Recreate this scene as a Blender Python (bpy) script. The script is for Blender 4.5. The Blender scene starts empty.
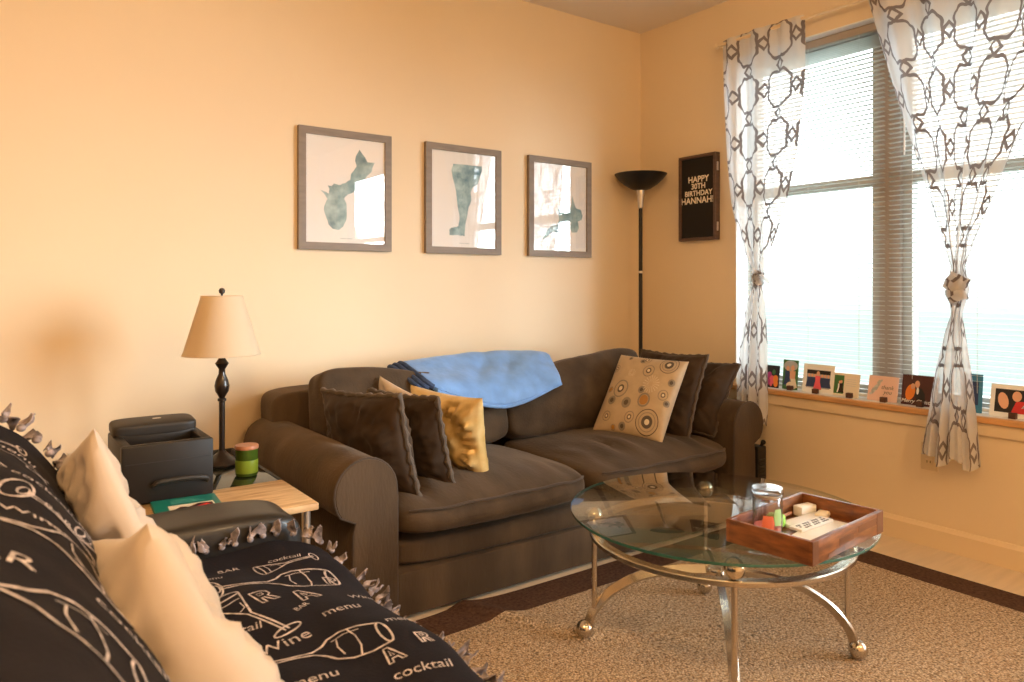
import bpy, bmesh, math, random
from mathutils import Vector, Matrix, noise
from mathutils.geometry import tessellate_polygon
random.seed(7)
S = bpy.context.scene
C = S.collection
PI = math.pi
R_ = math.radians

# ------------------------------------------------------------------ camera
cam = bpy.data.cameras.new('camera'); camo = bpy.data.objects.new('camera', cam); C.objects.link(camo)
camo.location = (0, 0, 1.147); camo.rotation_euler = (PI/2, 0, -R_(90-54.15))
cam.sensor_width = 36; cam.lens = 738/1024*36; cam.shift_y = -55/1024; cam.clip_start = .05
cam.dof.use_dof = True; cam.dof.focus_distance = 2.9; cam.dof.aperture_fstop = 5.0
S.camera = camo
S.view_settings.view_transform = 'Standard'; S.view_settings.look = 'None'
S.view_settings.gamma = 1; S.view_settings.use_curve_mapping = False
S.view_settings.exposure = 0.68
S.cycles.transparent_max_bounces = 24

# ------------------------------------------------------------------ world: overcast white daylight
W = bpy.data.worlds.new('sky'); S.world = W; W.use_nodes = True
wn = W.node_tree; wn.nodes.clear()
wo = wn.nodes.new('ShaderNodeOutputWorld'); wb = wn.nodes.new('ShaderNodeBackground')
wtc = wn.nodes.new('ShaderNodeTexCoord'); wsx = wn.nodes.new('ShaderNodeSeparateXYZ')
wr = wn.nodes.new('ShaderNodeValToRGB'); wmr = wn.nodes.new('ShaderNodeMapRange')
wn.links.new(wtc.outputs['Generated'], wsx.inputs[0]); wn.links.new(wsx.outputs['Z'], wmr.inputs['Value'])
wmr.inputs['From Min'].default_value = -.5; wmr.inputs['From Max'].default_value = .6
wn.links.new(wmr.outputs[0], wr.inputs[0])
wr.color_ramp.elements[0].color = (.10, .13, .115, 1); wr.color_ramp.elements[1].color = (.90, .96, 1.0, 1)
el = wr.color_ramp.elements.new(.42); el.color = (.135, .165, .155, 1)
el = wr.color_ramp.elements.new(.47); el.color = (.26, .30, .30, 1)
el = wr.color_ramp.elements.new(.54); el.color = (.85, .93, .95, 1)
wn.links.new(wr.outputs[0], wb.inputs[0]); wb.inputs[1].default_value = 4.4
wn.links.new(wb.outputs[0], wo.inputs[0])

def area(name, loc, rot, sx, sy, power, col, portal=False):
    l = bpy.data.lights.new(name, 'AREA'); l.shape = 'RECTANGLE'; l.size = sx; l.size_y = sy
    l.energy = power; l.color = col
    o = bpy.data.objects.new(name, l); C.objects.link(o); o.location = loc; o.rotation_euler = rot
    if portal: l.cycles.is_portal = True
    return o
area('window_portal', (3.66, 1.79, 1.5), (0, PI/2, 0), 1.82, 1.62, 10, (1, 1, 1), True)
area('window_portal', (3.66, -.50, 1.5), (0, PI/2, 0), 1.82, 2.2, 10, (1, 1, 1), True)
sun = bpy.data.lights.new('added_soft_sun', 'SUN'); sun.energy = 4.9; sun.angle = R_(30); sun.color = (.80, .90, 1.0)  # soft sun added so the long wall gets enough daylight
suno = bpy.data.objects.new('added_soft_sun', sun); C.objects.link(suno)
suno.rotation_euler = Vector((-.61, .77, -.15)).to_track_quat('-Z', 'Y').to_euler()
WARM = (1.0, .64, .31)
LAMPS = [(-.05, .30, 44), (1.4, -1.0, 40)]    # ceiling lamps: x, y, watts

# ------------------------------------------------------------------ materials
MATS = {}
def mat(name, col, rough=.6, metal=0, bump=0, bscale=80, var=0, vscale=6, sheen=0, spec=.5, coat=0, btype='NOISE', stretch=(1, 1, 1), trans=0, col2=None, emit=None, es=0, bdist=.002):
    m = bpy.data.materials.new(name); m.use_nodes = True; nt = m.node_tree; n = nt.nodes; L = nt.links
    b = n['Principled BSDF']
    b.inputs['Base Color'].default_value = (*col, 1); b.inputs['Roughness'].default_value = rough
    b.inputs['Metallic'].default_value = metal; b.inputs['Specular IOR Level'].default_value = spec
    b.inputs['Sheen Weight'].default_value = sheen; b.inputs['Sheen Roughness'].default_value = .4
    b.inputs['Sheen Tint'].default_value = (min(1, col[0]*5+.2), min(1, col[1]*5+.2), min(1, col[2]*5+.2), 1)
    b.inputs['Coat Weight'].default_value = coat
    b.inputs['Transmission Weight'].default_value = trans
    if emit: b.inputs['Emission Color'].default_value = (*emit, 1); b.inputs['Emission Strength'].default_value = es
    tc = n.new('ShaderNodeTexCoord'); mp = n.new('ShaderNodeMapping'); mp.inputs['Scale'].default_value = stretch
    L.new(tc.outputs['Object'], mp.inputs[0])
    if var or col2:
        t = n.new('ShaderNodeTexNoise'); t.inputs['Scale'].default_value = vscale; t.inputs['Detail'].default_value = 5
        L.new(mp.outputs[0], t.inputs[0])
        r = n.new('ShaderNodeValToRGB')
        c2 = col2 or tuple(c*(1-var) for c in col); c1 = col if col2 else tuple(min(1, c*(1+var)) for c in col)
        r.color_ramp.elements[0].position = .3; r.color_ramp.elements[1].position = .7
        r.color_ramp.elements[0].color = (*c2, 1); r.color_ramp.elements[1].color = (*c1, 1)
        L.new(t.outputs['Fac'], r.inputs[0]); L.new(r.outputs[0], b.inputs['Base Color'])
    if bump:
        if btype == 'NOISE':
            t = n.new('ShaderNodeTexNoise'); t.inputs['Scale'].default_value = bscale; t.inputs['Detail'].default_value = 3; o = t.outputs['Fac']
        elif btype == 'VORONOI':
            t = n.new('ShaderNodeTexVoronoi'); t.inputs['Scale'].default_value = bscale; o = t.outputs['Distance']
        else:
            t = n.new('ShaderNodeTexWave'); t.inputs['Scale'].default_value = bscale; t.inputs['Distortion'].default_value = 2; o = t.outputs['Fac']
        L.new(mp.outputs[0], t.inputs[0])
        bp = n.new('ShaderNodeBump'); bp.inputs['Strength'].default_value = bump; bp.inputs['Distance'].default_value = bdist
        L.new(o, bp.inputs['Height']); L.new(bp.outputs[0], b.inputs['Normal'])
    MATS[name] = m
    return m

PAINT = (.80, .645, .44)
m_wall = mat('wall_paint', PAINT, .55, bump=.15, bscale=160, var=.015, vscale=1.5, bdist=.001)
m_ceil = mat('ceiling_paint', (.84, .76, .66), .8)
m_trim = mat('trim_paint', (.78, .62, .41), .45)
m_white = mat('white_paint', (.88, .88, .86), .4)
m_floor = mat('floor_boards', (.70, .58, .44), .4, var=.08, vscale=3, stretch=(1, 12, 1))
m_sillwood = mat('sill_wood', (.62, .33, .13), .4, var=.2, vscale=6, stretch=(10, 1, 10))
m_siltop = mat('sill_top', (.80, .76, .70), .35)
m_sashgrey = mat('sash_vinyl', (.42, .40, .36), .4)
m_mull = mat('mullion_brown', (.40, .34, .29), .5)
m_slat = mat('blind_slat', (.70, .72, .70), .4)
m_brown = mat('brown_chenille', (.074, .048, .028), .85, bump=.8, bscale=130, var=.32, vscale=7, sheen=.3, stretch=(1, 1, .25), bdist=.002, spec=.2)
m_brown2 = mat('brown_chenille_cushion', (.068, .045, .027), .85, bump=.8, bscale=120, var=.32, vscale=9, sheen=.3, stretch=(1, .3, 1), spec=.2)
m_brownp = mat('brown_velvet_pillow', (.040, .023, .012), .7, bump=.3, bscale=40, var=.35, vscale=8, sheen=.35, spec=.25)
m_flange = mat('pillow_flange', (.085, .062, .045), .85, bump=.4, bscale=90, sheen=.4)
m_pipe = mat('piping', (.055, .036, .023), .8, sheen=.3)
m_leather = mat('black_leather', (.013, .010, .008), .42, bump=.25, bscale=120, bdist=.001, coat=.1)
m_fleece = mat('fleece_charcoal', (.012, .0105, .014), .95, bump=.4, bscale=160, sheen=.08, spec=.1)
m_chalk = mat('chalk_print', (.50, .43, .41), .9, var=.5, vscale=60)
m_tassel = mat('fleece_tassel', (.035, .03, .035), .9, col2=(.48, .40, .40), vscale=45, sheen=.2)
m_ivory = mat('ivory_satin', (.62, .52, .43), .5, bump=.3, bscale=14, sheen=.2, bdist=.006)
m_gold = mat('gold_satin', (.78, .58, .27), .34, bump=.5, bscale=16, col2=(.50, .30, .08), vscale=11, metal=.25, bdist=.006)
m_blue = mat('blue_fleece', (.17, .34, .70), .9, bump=.5, bscale=60, var=.15, vscale=14, sheen=.35, bdist=.003)
m_bluedark = mat('navy_hem', (.03, .055, .13), .85, bump=.3, bscale=90, var=.3, vscale=40)
m_bronze = mat('dark_bronze', (.02, .011, .007), .3, metal=.3, coat=.3)
m_black = mat('black_plastic', (.013, .010, .008), .5, spec=.35)
m_blackm = mat('black_matte_metal', (.010, .008, .007), .45, metal=.2)
m_grey = mat('grey_plastic', (.028, .023, .019), .5, spec=.35)
m_chrome = mat('brushed_nickel', (.62, .56, .48), .22, metal=1)
m_ball = mat('pearl_nickel_ball', (.72, .64, .50), .16, metal=1)
m_silver = mat('silver', (.65, .6, .55), .3, metal=.9)
m_frame = mat('taupe_wood', (.235, .185, .145), .55, var=.12, vscale=8, stretch=(1, 1, 6))
m_paper = mat('print_paper', (.86, .84, .83), .7)
m_water = mat('teal_watercolour', (.50, .66, .67), .8, col2=(.10, .22, .28), vscale=17)
m_ink = mat('pale_ink', (.55, .58, .58), .8)
m_board = mat('letterboard_felt', (.013, .010, .008), .95, bump=.6, bscale=60, btype='WAVE', stretch=(0, 0, 1))
m_walnut = mat('walnut_frame', (.105, .055, .035), .5, var=.2, vscale=9, stretch=(1, 1, 6))
m_letter = mat('cream_letters', (.85, .74, .58), .5)
m_teal = mat('teal_cover', (.005, .20, .165), .4)
m_plank = mat('pale_distressed_wood', (.72, .50, .26), .6, bump=.3, bscale=30, col2=(.40, .22, .09), vscale=9, stretch=(1, 7, 1))
m_acacia = mat('acacia_wood', (.29, .105, .032), .35, col2=(.10, .032, .011), vscale=8, stretch=(2, 2, 9), coat=.2)
m_acacia2 = mat('dark_stave', (.14, .05, .02), .35, var=.3, vscale=12, coat=.2)
m_red = mat('red_ink', (.60, .03, .03), .6)
m_orange = mat('orange_ink', (.85, .25, .03), .6)
m_pink = mat('pink_ink', (.80, .12, .16), .6)
m_magenta = mat('magenta_ink', (.45, .04, .22), .6)
m_skin = mat('skin_ink', (.75, .42, .27), .6)
m_green = mat('green_ink', (.05, .16, .04), .6)
m_navy = mat('navy_ink', (.03, .05, .14), .6)
m_dark = mat('dark_ink', (.015, .012, .012), .6)
m_maroon = mat('maroon_photo', (.07, .015, .012), .45)
m_blush = mat('blush_card', (.80, .55, .47), .7)
m_cream = mat('cream_card', (.80, .73, .60), .7)
m_lav = mat('grey_leaf_ink', (.42, .45, .47), .7)
m_limeg = mat('lime_plastic', (.30, .65, .08), .4)
m_block = mat('walnut_block', (.075, .028, .014), .6)
m_outlet = mat('outlet_beige', (.70, .55, .34), .4)
m_wax = mat('pink_wax', (.85, .20, .13), .5, emit=None)
m_copper = mat('cork_lid', (.42, .17, .08), .45)
m_floral = mat('white_label', (.75, .74, .72), .5)

def nodes_mat(name):
    m = bpy.data.materials.new(name); m.use_nodes = True; m.node_tree.nodes.clear()
    o = m.node_tree.nodes.new('ShaderNodeOutputMaterial'); return m, m.node_tree.nodes, m.node_tree.links, o

def thin_glass(name, tint=(.96, .98, .97), refl=1.0, rough=.01):
    m, n, L, o = nodes_mat(name)
    t = n.new('ShaderNodeBsdfTransparent'); t.inputs[0].default_value = (*tint, 1)
    g = n.new('ShaderNodeBsdfGlossy'); g.inputs['Roughness'].default_value = rough
    f = n.new('ShaderNodeFresnel'); ge = n.new('ShaderNodeNewGeometry'); mi_ = n.new('ShaderNodeMapRange')
    mi_.inputs['To Min'].default_value = 1.5; mi_.inputs['To Max'].default_value = 1/1.5
    L.new(ge.outputs['Backfacing'], mi_.inputs['Value']); L.new(mi_.outputs[0], f.inputs['IOR'])
    k = n.new('ShaderNodeMath'); k.operation = 'MULTIPLY'; k.inputs[1].default_value = refl; k.use_clamp = True
    L.new(f.outputs[0], k.inputs[0])
    mx = n.new('ShaderNodeMixShader'); L.new(k.outputs[0], mx.inputs[0]); L.new(t.outputs[0], mx.inputs[1]); L.new(g.outputs[0], mx.inputs[2])
    L.new(mx.outputs[0], o.inputs[0]); return m
m_pane = thin_glass('window_glass')
m_tglass = thin_glass('table_glass', (.95, .975, .96), 1.35)
m_edge = mat('glass_green_edge', (.03, .12, .10), .1, spec=.8, coat=.5)
m_pglass = thin_glass('picture_glass', (1, 1, 1), 1.3)
m_jar = thin_glass('jar_glass', (.88, .88, .90), 2.2, .12)
m_dglass = mat('smoked_glass', (.012, .014, .008), .05, coat=.4)
def tinted(name, col, rough):
    m, n, L, o = nodes_mat(name)
    t = n.new('ShaderNodeBsdfTranslucent'); t.inputs[0].default_value = (*col, 1)
    p = n.new('ShaderNodeBsdfPrincipled'); p.inputs['Base Color'].default_value = (*col, 1); p.inputs['Roughness'].default_value = rough
    mx = n.new('ShaderNodeMixShader'); mx.inputs[0].default_value = .5
    L.new(p.outputs[0], mx.inputs[1]); L.new(t.outputs[0], mx.inputs[2]); L.new(mx.outputs[0], o.inputs[0]); return m
m_shade = tinted('lamp_shade_linen', (.88, .76, .58), .7)
m_greenglass = tinted('green_glass', (.10, .17, .02), .15)
m_greenwax = tinted('green_wax_glow', (.38, .52, .05), .3)

# rug
def rug_mat():
    m, n, L, o = nodes_mat('rug_weave')
    b = n.new('ShaderNodeBsdfPrincipled'); b.inputs['Roughness'].default_value = .95; b.inputs['Specular IOR Level'].default_value = .1
    tc = n.new('ShaderNodeTexCoord')
    v = n.new('ShaderNodeTexVoronoi'); v.inputs['Scale'].default_value = 160; L.new(tc.outputs['Object'], v.inputs[0])
    ns = n.new('ShaderNodeTexNoise'); ns.inputs['Scale'].default_value = 95; ns.inputs['Detail'].default_value = 2; L.new(tc.outputs['Object'], ns.inputs[0])
    r = n.new('ShaderNodeValToRGB'); r.color_ramp.elements[0].position = .32; r.color_ramp.elements[1].position = .68
    r.color_ramp.elements[0].color = (.52, .33, .18, 1); r.color_ramp.elements[1].color = (.95, .74, .52, 1)
    L.new(ns.outputs['Fac'], r.inputs[0])
    mm = n.new('ShaderNodeMath'); mm.operation = 'MULTIPLY'; mm.inputs[1].default_value = 1.6
    mmx = n.new('ShaderNodeMixRGB'); mmx.blend_type = 'MULTIPLY'; mmx.inputs[0].default_value = .55
    L.new(v.outputs['Distance'], mm.inputs[0])
    inv = n.new('ShaderNodeInvert'); L.new(mm.outputs[0], inv.inputs[1])
    L.new(r.outputs[0], mmx.inputs[1]); L.new(inv.outputs[0], mmx.inputs[2]); L.new(mmx.outputs[0], b.inputs['Base Color'])
    bp = n.new('ShaderNodeBump'); bp.invert = True; bp.inputs['Strength'].default_value = .8; bp.inputs['Distance'].default_value = .004
    L.new(v.outputs['Distance'], bp.inputs['Height']); L.new(bp.outputs[0], b.inputs['Normal'])
    L.new(b.outputs[0], o.inputs[0]); return m
m_rug = rug_mat()
m_rugborder = mat('rug_brown_border', (.085, .045, .030), .95, bump=.8, bscale=150, var=.35, vscale=90, bdist=.004, spec=.1)

# curtain: sheer white cloth with printed taupe trellis
def curtain_mat():
    m, n, L, o = nodes_mat('sheer_trellis_curtain')
    def M(op, a, b=None, clamp=False):
        k = n.new('ShaderNodeMath'); k.operation = op; k.use_clamp = clamp
        for i, x in enumerate((a, b)):
            if x is None: continue
            if isinstance(x, (int, float)): k.inputs[i].default_value = x
            else: L.new(x, k.inputs[i])
        return k.outputs[0]
    uv = n.new('ShaderNodeUVMap'); uv.uv_map = 'UVMap'; sp = n.new('ShaderNodeSeparateXYZ')
    wn_ = n.new('ShaderNodeTexNoise'); wn_.inputs['Scale'].default_value = 5.0; wn_.inputs['Detail'].default_value = 1; L.new(uv.outputs[0], wn_.inputs[0])
    vs = n.new('ShaderNodeVectorMath'); vs.operation = 'SUBTRACT'; vs.inputs[1].default_value = (.5, .5, .5); L.new(wn_.outputs['Color'], vs.inputs[0])
    vm = n.new('ShaderNodeVectorMath'); vm.operation = 'SCALE'; vm.inputs['Scale'].default_value = .07; L.new(vs.outputs[0], vm.inputs[0])
    va = n.new('ShaderNodeVectorMath'); va.operation = 'ADD'; L.new(uv.outputs[0], va.inputs[0]); L.new(vm.outputs[0], va.inputs[1]); L.new(va.outputs[0], sp.inputs[0])
    a = M('ABSOLUTE', M('SUBTRACT', sp.outputs[0], M('ROUND', sp.outputs[0])))
    b = M('ABSOLUTE', M('SUBTRACT', sp.outputs[1], M('ROUND', sp.outputs[1])))
    rr = M('POWER', M('ADD', M('POWER', a, 2.6), M('POWER', b, 2.6)), 1/2.6)
    # small lobes so the ring has the ogee notches
    mn = M('MINIMUM', a, b)
    notch = M('MULTIPLY', M('SINE', M('MULTIPLY', mn, 24)), .016)
    d1 = M('ABSOLUTE', M('SUBTRACT', M('ADD', rr, notch), .372))
    e1 = M('ABSOLUTE', M('SUBTRACT', M('ADD', M('SUBTRACT', .5, a), b), .135))
    e2 = M('ABSOLUTE', M('SUBTRACT', M('ADD', a, M('SUBTRACT', .5, b)), .135))
    d = M('MINIMUM', d1, M('MULTIPLY', M('MINIMUM', e1, e2), .75))
    line = M('LESS_THAN', d, .031)
    w = n.new('ShaderNodeBsdfDiffuse'); w.inputs[0].default_value = (.86, .85, .86, 1)
    tl = n.new('ShaderNodeBsdfTranslucent'); tl.inputs[0].default_value = (.80, .80, .82, 1)
    tr = n.new('ShaderNodeBsdfTransparent')
    m1 = n.new('ShaderNodeMixShader'); m1.inputs[0].default_value = .42; L.new(w.outputs[0], m1.inputs[1]); L.new(tl.outputs[0], m1.inputs[2])
    m2 = n.new('ShaderNodeMixShader'); m2.inputs[0].default_value = .27; L.new(m1.outputs[0], m2.inputs[1]); L.new(tr.outputs[0], m2.inputs[2])
    pd = n.new('ShaderNodeBsdfDiffuse'); pd.inputs[0].default_value = (.22, .185, .175, 1)
    pt = n.new('ShaderNodeBsdfTranslucent'); pt.inputs[0].default_value = (.26, .24, .25, 1)
    m3 = n.new('ShaderNodeMixShader'); m3.inputs[0].default_value = .4; L.new(pd.outputs[0], m3.inputs[1]); L.new(pt.outputs[0], m3.inputs[2])
    mx = n.new('ShaderNodeMixShader'); L.new(line, mx.inputs[0]); L.new(m2.outputs[0], mx.inputs[1]); L.new(m3.outputs[0], mx.inputs[2])
    L.new(mx.outputs[0], o.inputs[0]); return m
m_curtain = curtain_mat()

# ------------------------------------------------------------------ object helpers
MW = {}
def tag(o, label=None, cat=None, group=None, kind=None):
    if label: o['label'] = label
    if cat: o['category'] = cat
    if group: o['group'] = group
    if kind: o['kind'] = kind
    return o
def thing(name, label, cat, loc=(0, 0, 0), rz=0, group=None):
    o = bpy.data.objects.new(name, None); C.objects.link(o); o.location = loc; o.rotation_euler = (0, 0, rz)
    o.empty_display_size = .05
    MW[o] = Matrix.Translation(loc) @ Matrix.Rotation(rz, 4, 'Z')
    return tag(o, label, cat, group)
def link(name, bm, mats, parent=None, smooth=True, label=None):
    """bm in world coordinates; the mesh is stored in its parent's frame"""
    if parent is not None: bm.transform(MW[parent].inverted())
    me = bpy.data.meshes.new(name)
    bmesh.ops.recalc_face_normals(bm, faces=bm.faces[:]) if not getattr(bm, 'keep', False) and name not in KEEP else None
    bm.to_mesh(me); bm.free()
    for m in (mats if isinstance(mats, (list, tuple)) else [mats]): me.materials.append(m)
    if smooth:
        me.shade_smooth() if hasattr(me, 'shade_smooth') else None
        try: me.set_sharp_from_angle(angle=R_(40))
        except Exception: pass
    o = bpy.data.objects.new(name, me); C.objects.link(o)
    if parent is not None: o.parent = parent; MW[o] = MW[parent]
    else: MW[o] = Matrix.Identity(4)
    if label: o['label'] = label
    return o
KEEP = set()
def single(name, bm, mats, label, cat, group=None, loc=None, smooth=True):
    """one-mesh thing with its origin at loc"""
    if loc is not None: bm.transform(Matrix.Translation(-Vector(loc)))
    o = link(name, bm, mats, None, smooth)
    if loc is not None: o.location = loc; MW[o] = Matrix.Translation(loc)
    return tag(o, label, cat, group)
def struct(name, bm, mats, smooth=False):
    return tag(link(name, bm, mats, None, smooth), kind='structure')

def box(bm, lo, hi, bev=0, mi=0, seg=2, M=None):
    b2 = bmesh.new(); lo = Vector(lo); hi = Vector(hi); c = (lo+hi)/2; d = hi-lo
    r = bmesh.ops.create_cube(b2, size=1)
    for v in b2.verts: v.co = Vector((v.co.x*d.x, v.co.y*d.y, v.co.z*d.z)) + c
    if bev > 0: bmesh.ops.bevel(b2, geom=b2.edges[:], offset=bev, segments=seg, affect='EDGES', profile=.5)
    if M is not None: b2.transform(M)
    mp = {v: bm.verts.new(v.co) for v in b2.verts}
    for f in b2.faces: bm.faces.new([mp[v] for v in f.verts]).material_index = mi
    b2.free()
def lathe(bm, prof, c=(0, 0, 0), n=40, mi=0, M=None, cap=True):
    rings = []
    for r, z in prof:
        ring = []
        for i in range(n):
            a = 2*PI*i/n; p = Vector((r*math.cos(a), r*math.sin(a), z))
            p = (M @ p) if M is not None else p + Vector(c)
            ring.append(bm.verts.new(p))
        rings.append(ring)
    for a, b in zip(rings, rings[1:]):
        for i in range(n):
            f = bm.faces.new((a[i], a[(i+1) % n], b[(i+1) % n], b[i])); f.material_index = mi
    if cap:
        for ring in (rings[0], rings[-1]):
            try: f = bm.faces.new(ring); f.material_index = mi
            except Exception: pass
def frames(path, closed=False):
    P = [Vector(p) for p in path]; out = []; n = len(P)
    up = None
    for i in range(n):
        if closed: t = P[(i+1) % n]-P[i-1]
        else: t = P[min(i+1, n-1)]-P[max(i-1, 0)]
        t.normalize()
        if up is None:
            up = Vector((0, 0, 1)) if abs(t.z) < .9 else Vector((1, 0, 0))
        a = up - t*up.dot(t)
        if a.length < 1e-6: a = t.orthogonal()
        a.normalize(); up = a
        out.append((P[i], t, a, t.cross(a)))
    return out
def tube(bm, path, r, n=8, closed=False, mi=0, w=None, h=None):
    fr = frames(path, closed); rings = []
    for k, (p, t, a, b) in enumerate(fr):
        rr = r[k] if isinstance(r, (list, tuple)) else r
        ring = []
        for i in range(n):
            an = 2*PI*(i+.5)/n
            if w: q = p + b*(w/2*(1 if math.cos(an) > 0 else -1)) + a*(h/2*(1 if math.sin(an) > 0 else -1))
            else: q = p + a*(rr*math.cos(an)) + b*(rr*math.sin(an))
            ring.append(bm.verts.new(q))
        rings.append(ring)
    m = len(rings)
    for k in range(m if closed else m-1):
        A = rings[k]; B = rings[(k+1) % m]
        for i in range(n):
            f = bm.faces.new((A[i], A[(i+1) % n], B[(i+1) % n], B[i])); f.material_index = mi
    if not closed:
        for ring in (rings[0], rings[-1]):
            f = bm.faces.new(ring); f.material_index = mi
def ball(bm, c, r, mi=0, u=24, v=14, sc=(1, 1, 1)):
    q = bmesh.ops.create_uvsphere(bm, u_segments=u, v_segments=v, radius=r)
    for x in q['verts']:
        x.co = Vector((x.co.x*sc[0], x.co.y*sc[1], x.co.z*sc[2])) + Vector(c)
        for f in x.link_faces: f.material_index = mi
def spline(pts, per=8):
    P = [Vector(p) for p in pts]; out = []
    for i in range(len(P)-1):
        p0 = P[max(i-1, 0)]; p1 = P[i]; p2 = P[i+1]; p3 = P[min(i+2, len(P)-1)]
        for k in range(per):
            t = k/per
            out.append(.5*((2*p1)+(-p0+p2)*t+(2*p0-5*p1+4*p2-p3)*t*t+(-p0+3*p1-3*p2+p3)*t*t*t))
    out.append(P[-1]); return out
def fbm(p, s=1.0, o=3):
    v = 0; a = 1
    for i in range(o): v += a*noise.noise(Vector(p)*s); s *= 2; a *= .5
    return v
def grid(bm, fn, nu, nv, mi=0, wrap_u=False):
    V = [[bm.verts.new(fn(i/nu, j/nv)) for i in range(nu if wrap_u else nu+1)] for j in range(nv+1)]
    F = []
    for j in range(nv):
        for i in range(nu):
            i2 = (i+1) % nu if wrap_u else i+1
            f = bm.faces.new((V[j][i], V[j][i2], V[j+1][i2], V[j+1][i])); f.material_index = mi; F.append(f)
    return V
def softbox(bm, half, M, p=7, crown=(0, 0, 0), wr=0, ws=6, seed=0, n=22, mi=0, fn=None):
    """rounded, crowned cushion; M maps local to world"""
    N = n+1; C_ = {}
    def vert(i, j, k):
        key = (i, j, k)
        if key in C_: return C_[key]
        x, y, z = (math.sin((2*c/N-1)*PI/2) for c in key)
        kk = (abs(x)**p+abs(y)**p+abs(z)**p)**(1/p); x /= kk; y /= kk; z /= kk
        P = Vector((x*(half[0]+crown[0]*(1-y*y)*(1-z*z)), y*(half[1]+crown[1]*(1-x*x)*(1-z*z)), z*(half[2]+crown[2]*(1-x*x)*(1-y*y))))
        if fn: P = fn(P, x, y, z)
        if wr:
            d = P.normalized(); P += d*(fbm((P.x+seed, P.y, P.z), ws)*wr)
        C_[key] = bm.verts.new(M @ P); return C_[key]
    for i in range(N):
        for j in range(N):
            for e in (0, N):
                for q in (((i, j, e), (i+1, j, e), (i+1, j+1, e), (i, j+1, e)), ((i, e, j), (i+1, e, j), (i+1, e, j+1), (i, e, j+1)), ((e, i, j), (e, i+1, j), (e, i+1, j+1), (e, i, j+1))):
                    bm.faces.new([vert(*t) for t in q]).material_index = mi
def basis(c, right, up):
    r = Vector(right).normalized(); u = Vector(up); u = (u-r*u.dot(r)).normalized(); n = r.cross(u)
    return Matrix(((r.x, u.x, n.x, c[0]), (r.y, u.y, n.y, c[1]), (r.z, u.z, n.z, c[2]), (0, 0, 0, 1)))
def pillow_pt(u, v, side, w, h, t, seed, wr, pinch, flat):
    # u,v in -1..1
    e = max(0, (1-abs(u)**2.4))*max(0, (1-abs(v)**2.4))
    th = t/2*(e**flat)
    x = u*w/2*(1-pinch*(1-v*v)*abs(u)**3*0 - pinch*(1-v*v)*(abs(u)**2))
    y = v*h/2*(1-pinch*(1-u*u)*(abs(v)**2))
    ed = (abs(u)**6+abs(v)**6)
    # gathered creases near the seams, broad dents inside
    ang = math.atan2(v, u)
    g = math.sin(ang*26+seed)*.5+.5*noise.noise(Vector((ang*7, seed, 0)))
    rr = max(abs(u), abs(v))
    cre = wr*.35*g*max(0, math.sin(min(1, max(0, (rr-.45)/.55))*PI))
    dent = wr*fbm((u*1.3+seed, v*1.3, side*3), 1.6, 3)*min(1, e*3)
    z = side*(th+(cre+dent)*min(1, e*4))
    return Vector((x, y, z))
def pillow(name, M, w, h, t, mats, parent, seed=0, wr=.012, pinch=.07, flat=.42, n=44, label=None, face2=None, bend=0, seam=True):
    bm = bmesh.new(); top = {}; bot = {}
    for j in range(n+1):
        for i in range(n+1):
            u = -math.cos(PI*i/n); v = -math.cos(PI*j/n)
            u = .45*u+.55*(2*i/n-1); v = .45*v+.55*(2*j/n-1)
            for side, D in ((1, top), (-1, bot)):
                if side == -1 and (i in (0, n) or j in (0, n)): D[i, j] = top[i, j]; continue
                P = pillow_pt(u, v, side, w, h, t, seed, wr, pinch, flat)
                P.z += bend*(u*u*.5+v*v) - bend*.5
                D[i, j] = bm.verts.new(M @ P)
    for j in range(n):
        for i in range(n):
            bm.faces.new((top[i, j], top[i+1, j], top[i+1, j+1], top[i, j+1]))
            f = bm.faces.new((bot[i, j], bot[i, j+1], bot[i+1, j+1], bot[i+1, j])); f.material_index = face2 or 0
    return link(name, bm, mats, parent, label=label)
def rimpath(M, w, h, pinch, seed=0, wob=0, out=0, n=24, bend=0):
    pts = []
    for k in range(4*n):
        s = k//n; q = (k % n)/n*2-1
        u, v = ((q, -1), (1, q), (-q, 1), (-1, -q))[s]
        x = u*(w/2+out)*(1-pinch*(1-v*v)*(abs(u)**2)); y = v*(h/2+out)*(1-pinch*(1-u*u)*(abs(v)**2))
        z = wob*math.sin(k*1.7+seed)+bend*(u*u*.5+v*v)-bend*.5
        pts.append(M @ Vector((x, y, z)))
    return pts
def text_polys(txt, size, font_outline=False):
    cu = bpy.data.curves.new('t', 'FONT'); cu.body = txt; cu.size = size; cu.align_x = 'CENTER'; cu.align_y = 'CENTER'; cu.resolution_u = 3
    if font_outline: cu.fill_mode = 'NONE' if False else 'BOTH'
    ob = bpy.data.objects.new('t', cu); C.objects.link(ob)
    dg = bpy.context.evaluated_depsgraph_get(); dg.update()
    me = bpy.data.meshes.new_from_object(ob.evaluated_get(dg))
    bpy.data.objects.remove(ob); bpy.data.curves.remove(cu)
    return me
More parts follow.
